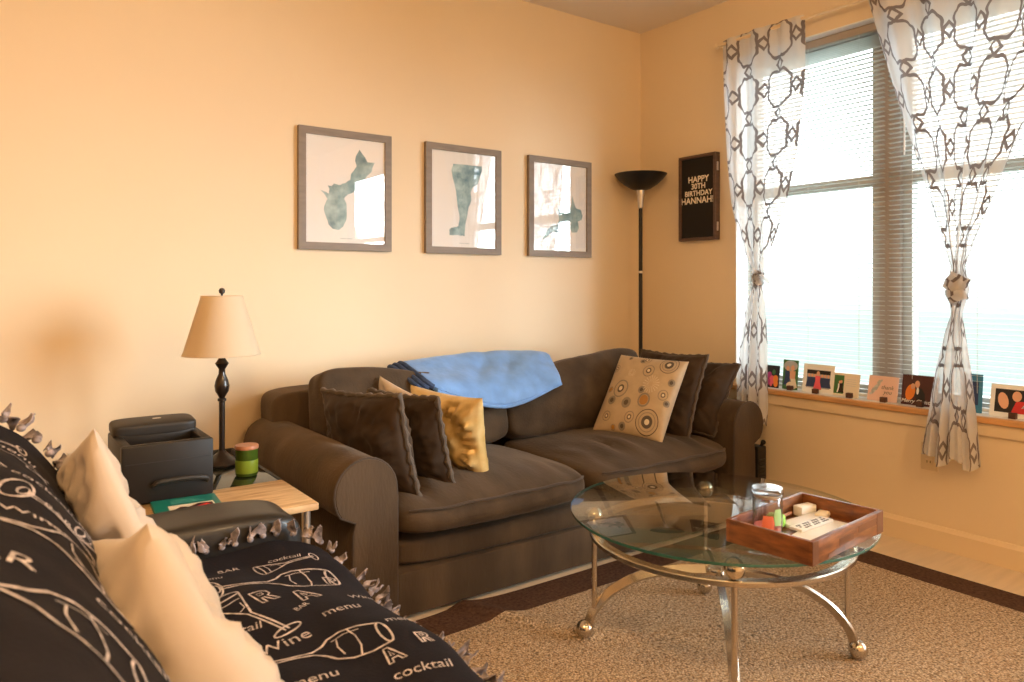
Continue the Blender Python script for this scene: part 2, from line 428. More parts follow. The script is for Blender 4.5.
def add_text(bm, txt, size, M, mi=0, bold=0, maxe=None, shear=0):
    """flat lettering: local x right, y up; M maps local (x,y,0) or is a function"""
    me = text_polys(txt, size); b2 = bmesh.new(); b2.from_mesh(me); bpy.data.meshes.remove(me)
    if maxe:
        for _ in range(4):
            es = [e for e in b2.edges if e.calc_length() > maxe]
            if not es: break
            bmesh.ops.subdivide_edges(b2, edges=es, cuts=1); bmesh.ops.triangulate(b2, faces=b2.faces[:])
    off = [(0, 0)] if not bold else [(0, 0), (bold, 0), (0, bold), (bold, bold)]
    for kk, (ox, oy) in enumerate(off):
        mp = {}
        for v in b2.verts:
            x = v.co.x+ox+shear*v.co.y; y = v.co.y+oy
            mp[v] = bm.verts.new(M(x, y) if callable(M) else M @ Vector((x, y, .00012*kk)))
        for f in b2.faces:
            try: g = bm.faces.new([mp[v] for v in f.verts]); g.material_index = mi
            except Exception: pass
    b2.free()
def poly(bm, pts, M, mi=0, z=0, depth=0):
    P = [M @ Vector((p[0], p[1], z)) for p in pts]
    vs = [bm.verts.new(p) for p in P]
    tri = tessellate_polygon([[Vector((p[0], p[1], 0)) for p in pts]])
    for t in tri:
        try: f = bm.faces.new([vs[i] for i in t]); f.material_index = mi
        except Exception: pass
def ell(cx, cy, rx, ry, n=20, a=0):
    return [(cx+rx*math.cos(2*PI*i/n)*math.cos(a)-ry*math.sin(2*PI*i/n)*math.sin(a), cy+rx*math.cos(2*PI*i/n)*math.sin(a)+ry*math.sin(2*PI*i/n)*math.cos(a)) for i in range(n)]

WX, WY, H = 3.40, 3.312, 2.744
X0, Y0 = -1.9, -2.2
OY0, OY1, OZ0, OZ1 = .99, 2.59, .58, 2.41   # window opening
T = .22
P0, P1 = -1.6, .60      # added second window on this wall, outside the frame, for more daylight
# ------------------------------------------------------------------ room shell
bm = bmesh.new(); box(bm, (X0-.1, Y0-.1, -.1), (WX+T, WY+.1, 0)); struct('floor', bm, m_floor)
bm = bmesh.new(); box(bm, (X0-.1, Y0-.1, H), (WX+T, WY+.1, H+.1)); struct('ceiling', bm, m_ceil)
bm = bmesh.new(); box(bm, (X0-.1, WY, 0), (WX, WY+.1, H)); struct('wall_back', bm, m_wall)
bm = bmesh.new(); box(bm, (X0-.1, Y0, 0), (X0, WY, H)); struct('wall_left', bm, m_wall)
bm = bmesh.new(); box(bm, (X0-.1, Y0-.1, 0), (WX, Y0, H)); struct('wall_front', bm, m_wall)
bm = bmesh.new()
box(bm, (WX, Y0-.1, 0), (WX+T, P0, H)); box(bm, (WX, P1, 0), (WX+T, OY0, H)); box(bm, (WX, OY1, 0), (WX+T, WY+.1, H))
box(bm, (WX, OY0, 0), (WX+T, OY1, OZ0)); box(bm, (WX, OY0, OZ1), (WX+T, OY1, H))
box(bm, (WX, P0, 0), (WX+T, P1, OZ0)); box(bm, (WX, P0, OZ1), (WX+T, P1, H))
struct('wall_right', bm, m_wall)
def baseboard(name, a, b, nrm):
    bm = bmesh.new(); a = Vector((*a, 0)); b = Vector((*b, 0)); nn = Vector((*nrm, 0))
    prof = [(0, 0), (.016, 0), (.016, .082), (.010, .092), (.006, .100), (0, .100)]
    A = [bm.verts.new(a+nn*x+Vector((0, 0, z))) for x, z in prof]; B = [bm.verts.new(b+nn*x+Vector((0, 0, z))) for x, z in prof]
    for i in range(len(prof)-1): bm.faces.new((A[i], A[i+1], B[i+1], B[i]))
    bm.faces.new(A); bm.faces.new(B); struct(name, bm, m_trim)
baseboard('baseboard_right', (WX, Y0), (WX, WY-.016), (-1, 0))
baseboard('baseboard_back', (X0, WY), (WX, WY), (0, -1))
# window reveal liner (white), frames, panes
bm = bmesh.new()
box(bm, (WX+.001, OY1-.006, OZ0), (WX+T, OY1, OZ1)); box(bm, (WX+.001, OY0, OZ0), (WX+T, OY0+.006, OZ1))
box(bm, (WX+.001, OY0, OZ1-.006), (WX+T, OY1, OZ1))
struct('trim_1', bm, m_white)
MY = 1.79
win = tag(thing('window_1', None, None, (WX+.15, MY, OZ0)), kind='structure')
for a, b in ((OY0+.006, MY-.05), (MY+.05, OY1-.006)):
    bm = bmesh.new(); x0, x1 = WX+.125, WX+.185; f = .045
    box(bm, (x0, a, OZ0+.03), (x1, a+f, OZ1-.006), .004); box(bm, (x0, b-f, OZ0+.03), (x1, b, OZ1-.006), .004)
    box(bm, (x0, a+f, OZ1-.006-f), (x1, b-f, OZ1-.006), .004); box(bm, (x0, a+f, OZ0+.03), (x1, b-f, OZ0+.03+.055), .004)
    box(bm, (x0, a+f, 1.635), (x1, b-f, 1.685), .004)
    link('window_frame', bm, m_sashgrey, win)
    bm = bmesh.new(); box(bm, (WX+.152, a+f, OZ0+.08), (WX+.156, b-f, 1.64)); box(bm, (WX+.152, a+f, 1.68), (WX+.156, b-f, OZ1-.05)); link('pane', bm, m_pane, win, False)
bm = bmesh.new(); box(bm, (WX+.105, MY-.05, OZ0+.025), (WX+.19, MY+.05, OZ1-.006), .004); link('mullion', bm, m_mull, win)
win_added = tag(thing('window_added', None, None, (WX+.15, (P0+P1)/2, OZ0)), kind='structure')  # added window, never in view, lets extra daylight reach the long wall
bm = bmesh.new(); x0, x1, f = WX+.125, WX+.185, .045; pm = (P0+P1)/2
for a, b in ((P0, P0+f), (P1-f, P1), (pm-.05, pm+.05)): box(bm, (x0, a, OZ0), (x1, b, OZ1))
for a, b in ((OZ0, OZ0+.07), (OZ1-f, OZ1), (1.635, 1.685)): box(bm, (x0+.002, P0+f, a), (x1-.002, P1-f, b))
link('window_frame', bm, m_sashgrey, win_added)
bm = bmesh.new(); box(bm, (WX+.15, P0+f, OZ0+.07), (WX+.154, P1-f, OZ1-f)); link('pane', bm, m_pane, win_added, False)
bm = bmesh.new(); box(bm, (WX-.032, P0-.05, .578), (WX+.125, P1+.035, .604), .004); struct('trim_4', bm, m_sillwood)  # sill of the added window
# stool and apron
bm = bmesh.new(); box(bm, (WX-.032, OY0-.05, .578), (WX, OY1+.035, .604), .004); box(bm, (WX, OY0+.006, .578), (WX+.125, OY1-.006, .604), 0, 1)
for f_ in bm.faces:
    if f_.normal.z > .8: f_.material_index = 1
struct('trim_2', bm, [m_sillwood, m_siltop])
bm = bmesh.new(); box(bm, (WX-.016, OY0-.03, .524), (WX, OY1+.015, .578), .003); struct('trim_3', bm, m_trim)

# ------------------------------------------------------------------ ceiling lamps behind the camera
for k, (lx, ly, pw) in enumerate(LAMPS):
    t = thing('ceiling_light', ['flush round ceiling light above the near end of the loveseat', 'flush round ceiling light near the doorway side of the room'][k], 'ceiling light', (lx, ly, H))
    bm = bmesh.new(); lathe(bm, [(.0, H), (.17, H), (.175, H-.02), (.165, H-.03), (0, H-.03)], (lx, ly, 0)); link('fixture_base', bm, m_white, t)
    bm = bmesh.new(); lathe(bm, [(.16, H-.031)] + [(.16*math.cos(a), H-.031-.07*math.sin(a)) for a in [R_(x) for x in range(10, 90, 10)]] + [(.004, H-.101)], (lx, ly, 0))
    link('diffuser', bm, mat('lit_diffuser', (.9, .8, .6), .5, emit=WARM, es=6), t)
    l = bpy.data.lights.new('bulb', 'POINT'); l.energy = pw; l.color = WARM; l.shadow_soft_size = .12
    o = bpy.data.objects.new('bulb', l); C.objects.link(o); o.parent = t; o.location = (0, 0, -.24)

# ------------------------------------------------------------------ blinds
for k, (a, b) in enumerate(((MY+.006, OY1-.012), (OY0+.012, MY-.006))):
    bx = WX+.075
    t = thing('venetian_blind', ['white slatted blind on the left half of the window', 'white slatted blind on the right half of the window behind the knotted curtain'][k], 'blind', (bx, (a+b)/2, OZ1-.006), group='venetian blinds')
    bm = bmesh.new(); box(bm, (bx-.02, a, 2.365), (bx+.02, b, OZ1-.007), .003); link('headrail', bm, m_mull, t)
    bm = bmesh.new(); z = 2.345; q = 0
    while z > .64:
        ang = R_(-7) if z < 2.30 else R_(-4)
        dz = .0225 if z < 2.30 else .009
        prof = [(-.0125, -.001), (-.004, .0012), (.004, .0012), (.0125, -.001)]
        pts = []
        for px, pz in prof: pts.append((px*math.cos(ang)-pz*math.sin(ang), px*math.sin(ang)+pz*math.cos(ang)))
        A = [bm.verts.new((bx+p[0], a+.004, z+p[1])) for p in pts]; B = [bm.verts.new((bx+p[0], b-.004, z+p[1])) for p in pts]
        for i in range(3): bm.faces.new((A[i], A[i+1], B[i+1], B[i]))
        z -= dz
    link('slats', bm, m_slat, t)
    bm = bmesh.new(); box(bm, (bx-.013, a+.002, .612), (bx+.013, b-.002, .628), .003); link('bottom_rail', bm, m_slat, t)
    bm = bmesh.new()
    for yy in (a+.12, (a+b)/2, b-.12): tube(bm, [(bx-.014, yy, 2.37), (bx-.014, yy, .62)], .0009, 5)
    link('ladder_cords', bm, m_slat, t)
    bm = bmesh.new(); tube(bm, [(bx-.024, b-.09, 2.37), (bx-.026, b-.09, 1.75)], .004, 8); link('tilt_wand', bm, m_white, t)

# ------------------------------------------------------------------ curtains
RX = 3.325; RZ = 2.478
t = thing('curtain_rod', 'slim cream curtain rod above the window', 'curtain rod', (RX, 1.75, RZ))
bm = bmesh.new(); tube(bm, [(RX, .82, RZ), (RX, 2.66, RZ)], .009, 12); link('rod', bm, m_trim, t)
for yy in (.82, 2.66):
    bm = bmesh.new(); ball(bm, (RX, yy, RZ), .015, sc=(1, 1, 1)); link('finial', bm, m_trim, t)
for yy in (.86, 2.625):
    bm = bmesh.new(); tube(bm, [(RX, yy, RZ-.012), (RX+.03, yy, RZ-.016), (WX-.004, yy, RZ-.016)], .005, 8); box(bm, (WX-.005, yy-.015, RZ-.05), (WX, yy+.015, RZ+.02)); link('bracket', bm, m_trim, t)

def interp(tbl, z):
    # tbl rows (z, a, b, ...), z descending; smooth interpolation
    if z >= tbl[0][0]: return tbl[0][1:]
    for p, q in zip(tbl, tbl[1:]):
        if z >= q[0]:
            k = (p[0]-z)/(p[0]-q[0])
            return [x+(y-x)*k for x, y in zip(p[1:], q[1:])]
    return tbl[-1][1:]
KEEP.add('cloth_panel')
def curtain(label, tbl, cloth_w, folds, seed, kz0, kz1, knot, pitch=.25, phase=(0, 0)):
    """tbl rows: z, left y, right y, fold depth, x offset;  left = larger y"""
    ztop, zbot = tbl[0][0], tbl[-1][0]
    t = thing('curtain', label, 'curtain', (RX, (tbl[0][1]+tbl[0][2])/2, ztop), group='knotted trellis curtains')
    bm = bmesh.new(); uvl = bm.loops.layers.uv.new('UVMap'); nu, nv = 120, 150
    UV = {}
    V = []
    for j in range(nv+1):
        z = ztop+(zbot-ztop)*j/nv; yl, yr, dep, xo = interp(tbl, z); row = []
        for i in range(nu+1):
            s = i/nu
            ph = seed+.8*noise.noise(Vector((s*2, seed, z*.5)))
            fo = math.cos(2*PI*folds*s+ph)*.65+.35*math.cos(2*PI*folds*2.3*s+seed*2+z)
            y = yl+(yr-yl)*s + .25*dep*math.sin(2*PI*folds*s+ph)
            x = RX+xo+dep*fo-.012*math.sin(PI*s)
            zz = z + (.02*math.sin(2*PI*folds*s*.5+seed) if j > nv*.8 else 0)*((j/nv-.8)/.2 if j > nv*.8 else 0)
            v = bm.verts.new((x, y, zz)); row.append(v); UV[v] = ((s*cloth_w)/pitch+phase[0], (z)/pitch+phase[1])
        V.append(row)
    for j in range(nv):
        z = ztop+(zbot-ztop)*(j+.5)/nv
        for i in range(nu):
            f = bm.faces.new((V[j][i], V[j][i+1], V[j+1][i+1], V[j+1][i]))
            for l in f.loops: l[uvl].uv = UV[l.vert]
    link('cloth_panel', bm, m_curtain, t)
    # rod pocket ruffle
    # the knot itself: two soft wraps of cloth
    bm = bmesh.new(); uvl = bm.loops.layers.uv.new('UVMap')
    c = Vector(knot[:3]); rad, tilt, tw = knot[3:6]
    def wrap(cc, ry, rz_, rx, tl, sd):
        n1, n2 = 40, 18; vs = []
        for a in range(n1):
            A = 2*PI*a/n1; row = []
            for b in range(n2):
                Bn = 2*PI*b/n2
                r = 1+.17*math.sin(5*Bn+1.3*A+sd)+.12*fbm((math.cos(A)*1.5+sd, math.sin(A)*1.5, Bn), 1.5, 2)
                rad2 = .55*r
                px = math.cos(A)*(1+.45*rad2*math.cos(Bn)*.6)*rx
                py = math.sin(A)*(1+.45*rad2*math.cos(Bn)*.6)*ry
                pz = math.sin(Bn)*rz_*r
                p = Vector((px, py*math.cos(tl)-pz*math.sin(tl), py*math.sin(tl)+pz*math.cos(tl)))
                v = bm.verts.new(cc+p); row.append(v)
            vs.append(row)
        for a in range(n1):
            for b in range(n2):
                f = bm.faces.new((vs[a][b], vs[(a+1) % n1][b], vs[(a+1) % n1][(b+1) % n2], vs[a][(b+1) % n2]))
                for l, (ii, jj) in zip(f.loops, ((a, b), (a+1, b), (a+1, b+1), (a, b+1))): l[uvl].uv = (ii/n1*1.3-.3, jj/n2*.6-.25)
    wrap(c+Vector((0, 0, tw)), rad, rad*.95, rad*.8, tilt, 1)
    wrap(c-Vector((0, 0, tw)), rad*.9, rad*.8, rad*.72, -tilt*.8, 2.3)
    link('knot', bm, m_curtain, t)
    return t
cl = curtain('narrow white and taupe trellis curtain knotted at the left side of the window',
    [(2.498, 2.615, 2.13, .012, 0), (2.46, 2.62, 2.125, .022, 0), (2.2, 2.61, 2.125, .024, 0), (1.85, 2.585, 2.165, .022, 0), (1.60, 2.555, 2.22, .018, 0), (1.40, 2.50, 2.29, .016, 0), (1.28, 2.445, 2.345, .012, 0), (1.22, 2.42, 2.36, .012, 0),
     (1.14, 2.425, 2.37, .012, 0), (1.05, 2.455, 2.35, .015, 0), (.85, 2.485, 2.335, .022, -.005), (.65, 2.50, 2.33, .025, -.01), (.50, 2.50, 2.325, .026, -.015), (.42, 2.485, 2.33, .026, -.018)],
    .64, 2.6, 1.3, 0, 0, (RX-.006, 2.385, 1.185, .027, .5, .016), phase=(.12, .35))
bm = bmesh.new()   # the small cloth ear poking out of the left knot
def ear(u, v):
    return Vector((RX-.03+.008*math.sin(v*9), 2.375-.075*u, 1.215-.05*u+(v-.5)*.035*(1-.5*u)))
grid(bm, ear, 10, 6)
uvl = bm.loops.layers.uv.new('UVMap')
for f in bm.faces:
    for l in f.loops: l[uvl].uv = (l.vert.co.y*3.7, l.vert.co.z*3.7+.2)
link('knot_tail', bm, m_curtain, cl)
cr = curtain('wide white and taupe trellis curtain knotted over the right half of the window',
    [(2.50, 1.80, .93, .012, 0), (2.46, 1.795, .93, .030, -.004), (2.25, 1.735, .97, .034, -.01), (2.0, 1.665, 1.07, .034, -.01), (1.75, 1.59, 1.18, .032, -.01), (1.5, 1.515, 1.28, .028, -.01), (1.33, 1.465, 1.35, .020, -.008), (1.23, 1.435, 1.385, .014, -.006),
     (1.13, 1.45, 1.37, .016, 0), (1.03, 1.435, 1.40, .014, 0), (.95, 1.458, 1.385, .018, -.005), (.80, 1.49, 1.362, .026, -.012), (.6, 1.515, 1.34, .034, -.02), (.45, 1.535, 1.325, .038, -.028), (.41, 1.54, 1.322, .038, -.03)],
    1.42, 4, .4, 0, 0, (RX-.012, 1.412, 1.135, .037, .6, .026), phase=(.3, .1))

# ------------------------------------------------------------------ framed maps
def bil(c, u, v):   # normalise zoomed pixel to print coordinates 0..1
    (x0, y0), (x1, y1), (x2, y2), (x3, y3) = c   # tl tr br bl
    s = (u-x0)/(x1-x0); t0 = y0+(y1-y0)*s; t1 = y3+(y2-y3)*s
    return s, (v-t0)/(t1-t0)
maps = [
 ('taupe framed teal map print of a slanting island, leftmost of the three on the wall', 1.18, [(82, 75), (333, 103), (332, 430), (82, 425)],
  [[(250,125),(258,138),(268,150),(276,166),(300,167),(292,182),(290,196),(276,208),(262,225),(255,245),(238,256),(225,266),(212,270),(200,284),(208,300),(209,330),(208,352),(198,372),(185,385),(165,382),(152,368),(145,345),(137,322),(142,300),(148,285),(138,268),(126,256),(140,262),(152,268),(155,255),(150,242),(162,244),(168,236),(185,240),(205,232),(220,222),(222,205),(240,180),(236,160),(238,148)]]),
 ('taupe framed teal map print of a narrow tapering state, middle of three on the wall', 1.839, [(482, 122), (687, 147), (686, 442), (482, 437)],
  [[(550,170),(580,172),(612,176),(642,178),(643,192),(636,212),(628,236),(612,244),(606,262),(607,290),(598,312),(594,340),(588,365),(585,402),(560,400),(538,400),(538,380),(552,374),(566,372),(570,340),(562,300),(560,270),(555,240),(548,215),(544,190)]]),
 ('taupe framed teal map print of scattered islets, rightmost of the three on the wall', 2.495, [(808, 160), (976, 182), (976, 450), (808, 443)],
  [[(930,270),(935,290),(942,310),(958,316),(964,335),(960,348),(948,352),(952,372),(945,388),(930,388),(922,374),(928,356),(915,350),(908,372),(905,388),(884,392),(872,384),(860,392),(848,402),(836,412),(842,396),(856,372),(870,364),(882,362),(888,345),(886,322),(880,304),(896,318),(908,330),(922,318),(928,300)]])]
for lab, x0, cor, polys in maps:
    x1 = x0+.466; z0, z1 = 1.316, 1.882; y0 = WY-.024; fw = .034
    t = thing('picture_frame', lab, 'picture', ((x0+x1)/2, WY, z0), group='framed map prints')
    bm = bmesh.new()
    o = [(x0, z0), (x1, z0), (x1, z1), (x0, z1)]; i_ = [(x0+fw, z0+fw), (x1-fw, z0+fw), (x1-fw, z1-fw), (x0+fw, z1-fw)]
    def ringv(pts, y): return [bm.verts.new((p[0], y, p[1])) for p in pts]
    A = ringv(o, WY-.001); B = ringv(o, y0); Cc = ringv(i_, y0); D = ringv(i_, y0+.016)
    for P_, Q_ in ((A, B), (B, Cc), (Cc, D)):
        for k in range(4): bm.faces.new((P_[k], P_[(k+1) % 4], Q_[(k+1) % 4], Q_[k]))
    link('moulding', bm, m_frame, t, False)
    bm = bmesh.new(); box(bm, (x0+fw-.002, WY-.014, z0+fw-.002), (x1-fw+.002, WY-.002, z1-fw+.002))
    pw, phh = x1-x0-2*fw, z1-z0-2*fw
    M = Matrix(((1, 0, 0, x0+fw), (0, 0, -1, WY-.0146), (0, 1, 0, z0+fw), (0, 0, 0, 1)))
    for pl in polys:
        pp = [bil(cor, *q) for q in pl]; pp = [(s*pw, (1-v)*phh) for s, v in pp]
        fine = []
        for a, b in zip(pp, pp[1:]+pp[:1]):
            for k in range(4):
                s = k/4; jx = .0025*noise.noise(Vector((a[0]*90+k, a[1]*90, 0)))
                fine.append((a[0]+(b[0]-a[0])*s+jx, a[1]+(b[1]-a[1])*s-jx))
        poly(bm, fine, M, 1)
    for k in range(2): box(bm, (x0+pw*.5+fw-.03+k*.032, WY-.0147, z0+fw+.02), (x0+pw*.5+fw-.002+k*.032, WY-.0142, z0+fw+.0235), 0, 2)
    link('map_print', bm, [m_paper, m_water, m_ink], t, False)
    bm = bmesh.new(); box(bm, (x0+fw-.001, WY-.0185, z0+fw-.001), (x1-fw+.001, WY-.0165, z1-fw+.001)); link('glass', bm, m_pglass, t, False)

# ------------------------------------------------------------------ letter board
by0, by1, bz0, bz1 = 2.695, 2.965, 1.41, 1.905
t = thing('letter_board', 'tall dark letter board with cream birthday lettering beside the window', 'letter board', (WX, (by0+by1)/2, bz0))
xf = WX-.042
bm = bmesh.new(); fw = .017
for lo, hi in (((xf, by0, bz0), (WX-.001, by0+fw, bz1)), ((xf, by1-fw, bz0), (WX-.001, by1, bz1)), ((xf, by0+fw, bz0), (WX-.001, by1-fw, bz0+fw)), ((xf, by0+fw, bz1-fw), (WX-.001, by1-fw, bz1))): box(bm, lo, hi, .002)
link('frame', bm, m_walnut, t)
bm = bmesh.new(); box(bm, (xf+.012, by0+fw, bz0+fw), (WX-.002, by1-fw, bz1-fw)); link('felt_panel', bm, m_board, t, False)
cy = (by0+by1)/2
for txt, zz, sz, dy in (('HAPPY', 1.762, .050, .004), ('30TH', 1.722, .045, .004), ('BIRTHDAY', 1.682, .042, .004), ('HANNAH!', 1.640, .052, -.004)):
    bm = bmesh.new(); M = Matrix(((0, 0, -1, xf+.0105), (-1, 0, 0, cy-dy), (0, 1, 0, zz), (0, 0, 0, 1)))
    add_text(bm, txt, sz, M, bold=.0022); link('lettering', bm, m_letter, t, False)
for zz in (1.80, 1.46):
    bm = bmesh.new(); box(bm, (WX-.03, by0-.003, zz), (WX-.016, by0, zz+.05), .001); link('edge_clip', bm, m_silver, t)

# ------------------------------------------------------------------ torchiere
lx, ly = 3.232, 3.150
t = thing('floor_lamp', 'tall black torchiere floor lamp with bowl shade in the corner', 'floor lamp', (lx, ly, 0))
bm = bmesh.new(); lathe(bm, [(.0, 0), (.088, 0), (.09, .01), (.075, .02), (.02, .03), (.012, .05)], (lx, ly, 0)); link('base', bm, m_blackm, t)
bm = bmesh.new(); lathe(bm, [(.0115, .03), (.0115, 1.226)], (lx, ly, 0), 16); lathe(bm, [(.0115, 1.236), (.0115, 1.63)], (lx, ly, 0), 16); link('pole', bm, m_blackm, t)
bm = bmesh.new(); lathe(bm, [(.0125, 1.224), (.0125, 1.238)], (lx, ly, 0), 16); link('ring', bm, m_silver, t)
bm = bmesh.new(); lathe(bm, [(.010, 1.612), (.016, 1.617), (.019, 1.64), (.025, 1.70), (.029, 1.722), (.028, 1.73), (.0, 1.73)], (lx, ly, 0)); link('neck_cup', bm, m_silver, t)
bm = bmesh.new(); pr_ = [(.028, 1.722), (.06, 1.733), (.10, 1.758), (.135, 1.790), (.154, 1.815), (.157, 1.820), (.152, 1.820), (.13, 1.797), (.095, 1.767), (.05, 1.743), (.0, 1.735)]
lathe(bm, pr_, (lx, ly, 0), 56); link('bowl_shade', bm, m_blackm, t)

# ------------------------------------------------------------------ rug with a wrinkle
RGX0, RGX1, RGY0, RGY1 = .15, 3.105, -.6, 2.226
def rug_z(x, y):
    z = .009
    # ridge running from the sofa border past the table's left foot
    a = Vector((1.40, 2.20)); b = Vector((1.62, 1.82)); c = Vector((2.25, 1.36))
    def seg(p, q):
        d = q-p; k = max(0, min(1, (Vector((x, y))-p).dot(d)/d.length_squared)); return (Vector((x, y))-p-d*k).length, k
    d1, k1 = seg(a, b); d2, k2 = seg(b, c)
    z += .024*math.exp(-(d1/.035)**2)*(1-.65*k1)
    z += .015*math.exp(-(d2/.045)**2)*(1-k2)
    z += .0015*fbm((x, y, 0), 3, 2)
    return z
def rug_part(name, rects, m, par):
    bm = bmesh.new()
    for (a, b, c, d) in rects:
        nu = max(2, int((b-a)/.022)); nv = max(2, int((d-c)/.022))
        def fn(u, v):
            x = a+(b-a)*u; y = c+(d-c)*v; yy = y
            if y > 2.0: yy += .018*math.exp(-((x-1.42)/.10)**2)*(y-2.0)/.2
            return Vector((x, yy, rug_z(x, y)))
        grid(bm, fn, nu, nv)
        for P, Q in (((a, c), (b, c)), ((b, c), (b, d)), ((b, d), (a, d)), ((a, d), (a, c))):
            n_ = 60
            vv = []
            for k in range(n_+1):
                x = P[0]+(Q[0]-P[0])*k/n_; y = P[1]+(Q[1]-P[1])*k/n_; yy = y+(.018*math.exp(-((x-1.42)/.10)**2)*(y-2.0)/.2 if y > 2.0 else 0)
                vv.append((bm.verts.new((x, yy, rug_z(x, y)+.0002)), bm.verts.new((x, yy, .001))))
            for k in range(n_): bm.faces.new((vv[k][0], vv[k+1][0], vv[k+1][1], vv[k][1]))
    bm.normal_update()
    for f in bm.faces:
        if f.normal.z < -.5: f.normal_flip()
    KEEP.add(name); return link(name, bm, m, par)
rg = thing('area_rug', 'woven tan area rug with dark brown border under the glass table', 'rug', (1.6, .8, 0))
BW = .155
rug_part('rug_field', [(RGX0, RGX1-BW, RGY0, RGY1-BW)], m_rug, rg)
rug_part('rug_border', [(RGX0, RGX1, RGY1-BW, RGY1), (RGX1-BW, RGX1, RGY0, RGY1-BW)], m_rugborder, rg)

# ------------------------------------------------------------------ brown sofa
SX0, SX1 = .905, 3.165; SF = 2.245; SB = 3.265
sofa = thing('brown_sofa', 'large dark brown rolled arm sofa against the long wall', 'sofa', ((SX0+SX1)/2, 2.75, 0))
def arm(side):
    # profile in (d, z): d = distance from the inner face outward
    def P(k):
        return k
    cz, r = .468, .112
    prof = [(0, .012), (.0, .18), (.0, .34), (.0, .44)]
    prof += [(r+.002-r*math.cos(a), cz+r*math.sin(a)*1.02) for a in [R_(x) for x in range(0, 226, 12)]]
    prof += [(.152, .375), (.160, .34), (.162, .2), (.160, .012)]
    x_in = SX0+.238 if side < 0 else SX1-.238
    def X(d): return x_in - d if side < 0 else x_in + d
    bm = bmesh.new()
    y0, y1 = SF, SB-.03; ny = 34; rings = []
    for j in range(ny+1):
        y = y0+(y1-y0)*j/ny; ring = []
        for k, (d, z) in enumerate(prof):
            inset = .012*(1-min(1, (y-y0)/.02)) if j < 3 else 0
            cdx = (d-.10); n_ = .006*fbm((d*4+side*3, y*3, z*4), 2.0, 2)
            dd = d - inset*(.5 if cdx > 0 else -.5); zz = z - (inset if z > .5 else 0)
            zz += n_*(1 if z > .4 else .2) - .015*max(0, (y-2.9))*(z > .4)
            ring.append(bm.verts.new((X(dd+n_*.5), y, zz)))
        rings.append(ring)
    for a, b in zip(rings, rings[1:]):
        for i in range(len(prof)-1): bm.faces.new((a[i], a[i+1], b[i+1], b[i]))
    bm.faces.new(rings[0]); bm.faces.new(rings[-1])
    a_ = link('arm', bm, m_brown, sofa)
    # front panel with piping
    bm = bmesh.new()
    c = Vector((0.08, .30)); fr = []
    pr2 = [(.004+(d-.004)*1.0, z) for d, z in prof]
    sh = [((d-.095)*.955+.095, (z-.3)*.97+.305) for d, z in pr2]
    f0 = [bm.verts.new((X(d), SF-.010, z)) for d, z in sh]; f1 = [bm.verts.new((X(d), SF+.004, z)) for d, z in pr2]
    bm.faces.new(f0)
    for i in range(len(f0)): bm.faces.new((f0[i], f0[(i+1) % len(f0)], f1[(i+1) % len(f0)], f1[i]))
    fp = link('front_panel', bm, m_brown, a_)
    bm = bmesh.new(); tube(bm, [(X((d-.095)*.985+.095), SF-.005, z) for d, z in pr2], .0042, 7); link('piping', bm, m_pipe, fp)
for s in (-1, 1): arm(s)
xi0, xi1 = SX0+.238, SX1-.238; xm = (xi0+xi1)/2
# base: lower skirt and upper rail
bm = bmesh.new(); box(bm, (xi0-.02, SF+.016, .012), (xi1+.02, SB-.05, .165), .008); box(bm, (SX0+.09, 2.5, .012), (xi0, SB-.05, .36), .01); box(bm, (xi1, 2.5, .012), (SX1-.09, SB-.05, .36), .01)
link('base', bm, m_brown, sofa)
bm = bmesh.new(); softbox(bm, ((xi1-xi0)/2+.005, .40, .052), Matrix.Translation(((xi0+xi1)/2, SF+.425, .214)), p=8, crown=(0, .012, 0), wr=.003, n=26); link('front_rail', bm, m_brown, sofa)
# back frame
bm = bmesh.new(); softbox(bm, ((SX1-SX0)/2-.095, .105, .26), Matrix.Translation(((SX0+SX1)/2-.002, 3.155, .44)), p=14, n=26, wr=.004, fn=lambda P, x, y, z: P+Vector((0, .04*z, 0))); link('back_frame', bm, m_brown, sofa)
# seat cushions
def seat(x0, x1, seed):
    M = Matrix.Translation(((x0+x1)/2, 2.60, .345))
    w2, d2, h2 = (x1-x0)/2, .385, .058
    def fn(P, x, y, z):
        f = max(0, -y)
        P.z += .018*(1-x*x)*(-z if z < 0 else 0)*0
        if z > 0:   # fanned creases running back from the front seam
            w = math.sin(x*22+2.5*noise.noise(Vector((x*3, y*2, seed))))*max(0, 1-((y+.45)/.5)**2)
            P.z += .008*w*abs(noise.noise(Vector((x*2+seed, y, 3))))*3
        P.z -= .02*max(0, -y)**3*(1 if z > 0 else .25)
        P.y -= .012*math.sin(PI*(z+1)/2)*f
        return P
    bm = bmesh.new(); softbox(bm, (w2, d2, h2), M, p=6, crown=(0.004, .02, .034), wr=.006, ws=5, seed=seed, n=40, fn=fn)
    s_ = link('seat_cushion', bm, m_brown2, sofa)
    bm = bmesh.new()
    for zz, oo in ((.050, 0),):
        pts = []
        for k in range(40):
            x = -1+2*k/39; y = -1
            kk = (abs(x)**6+1)**(1/6)
            q = Vector((x/kk*w2*1.0, y/kk*(d2+.02*(1-x*x)), zz+.012*(1-x*x)-.02+.002*math.sin(x*14+seed)))
            pts.append(M @ (q+Vector((0, -.004, 0))))
        tube(bm, pts, .0045, 7)
    link('welt', bm, m_pipe, s_)
seat(xi0+.004, xm-.004, 1.0); seat(xm+.004, xi1-.004, 5.0)
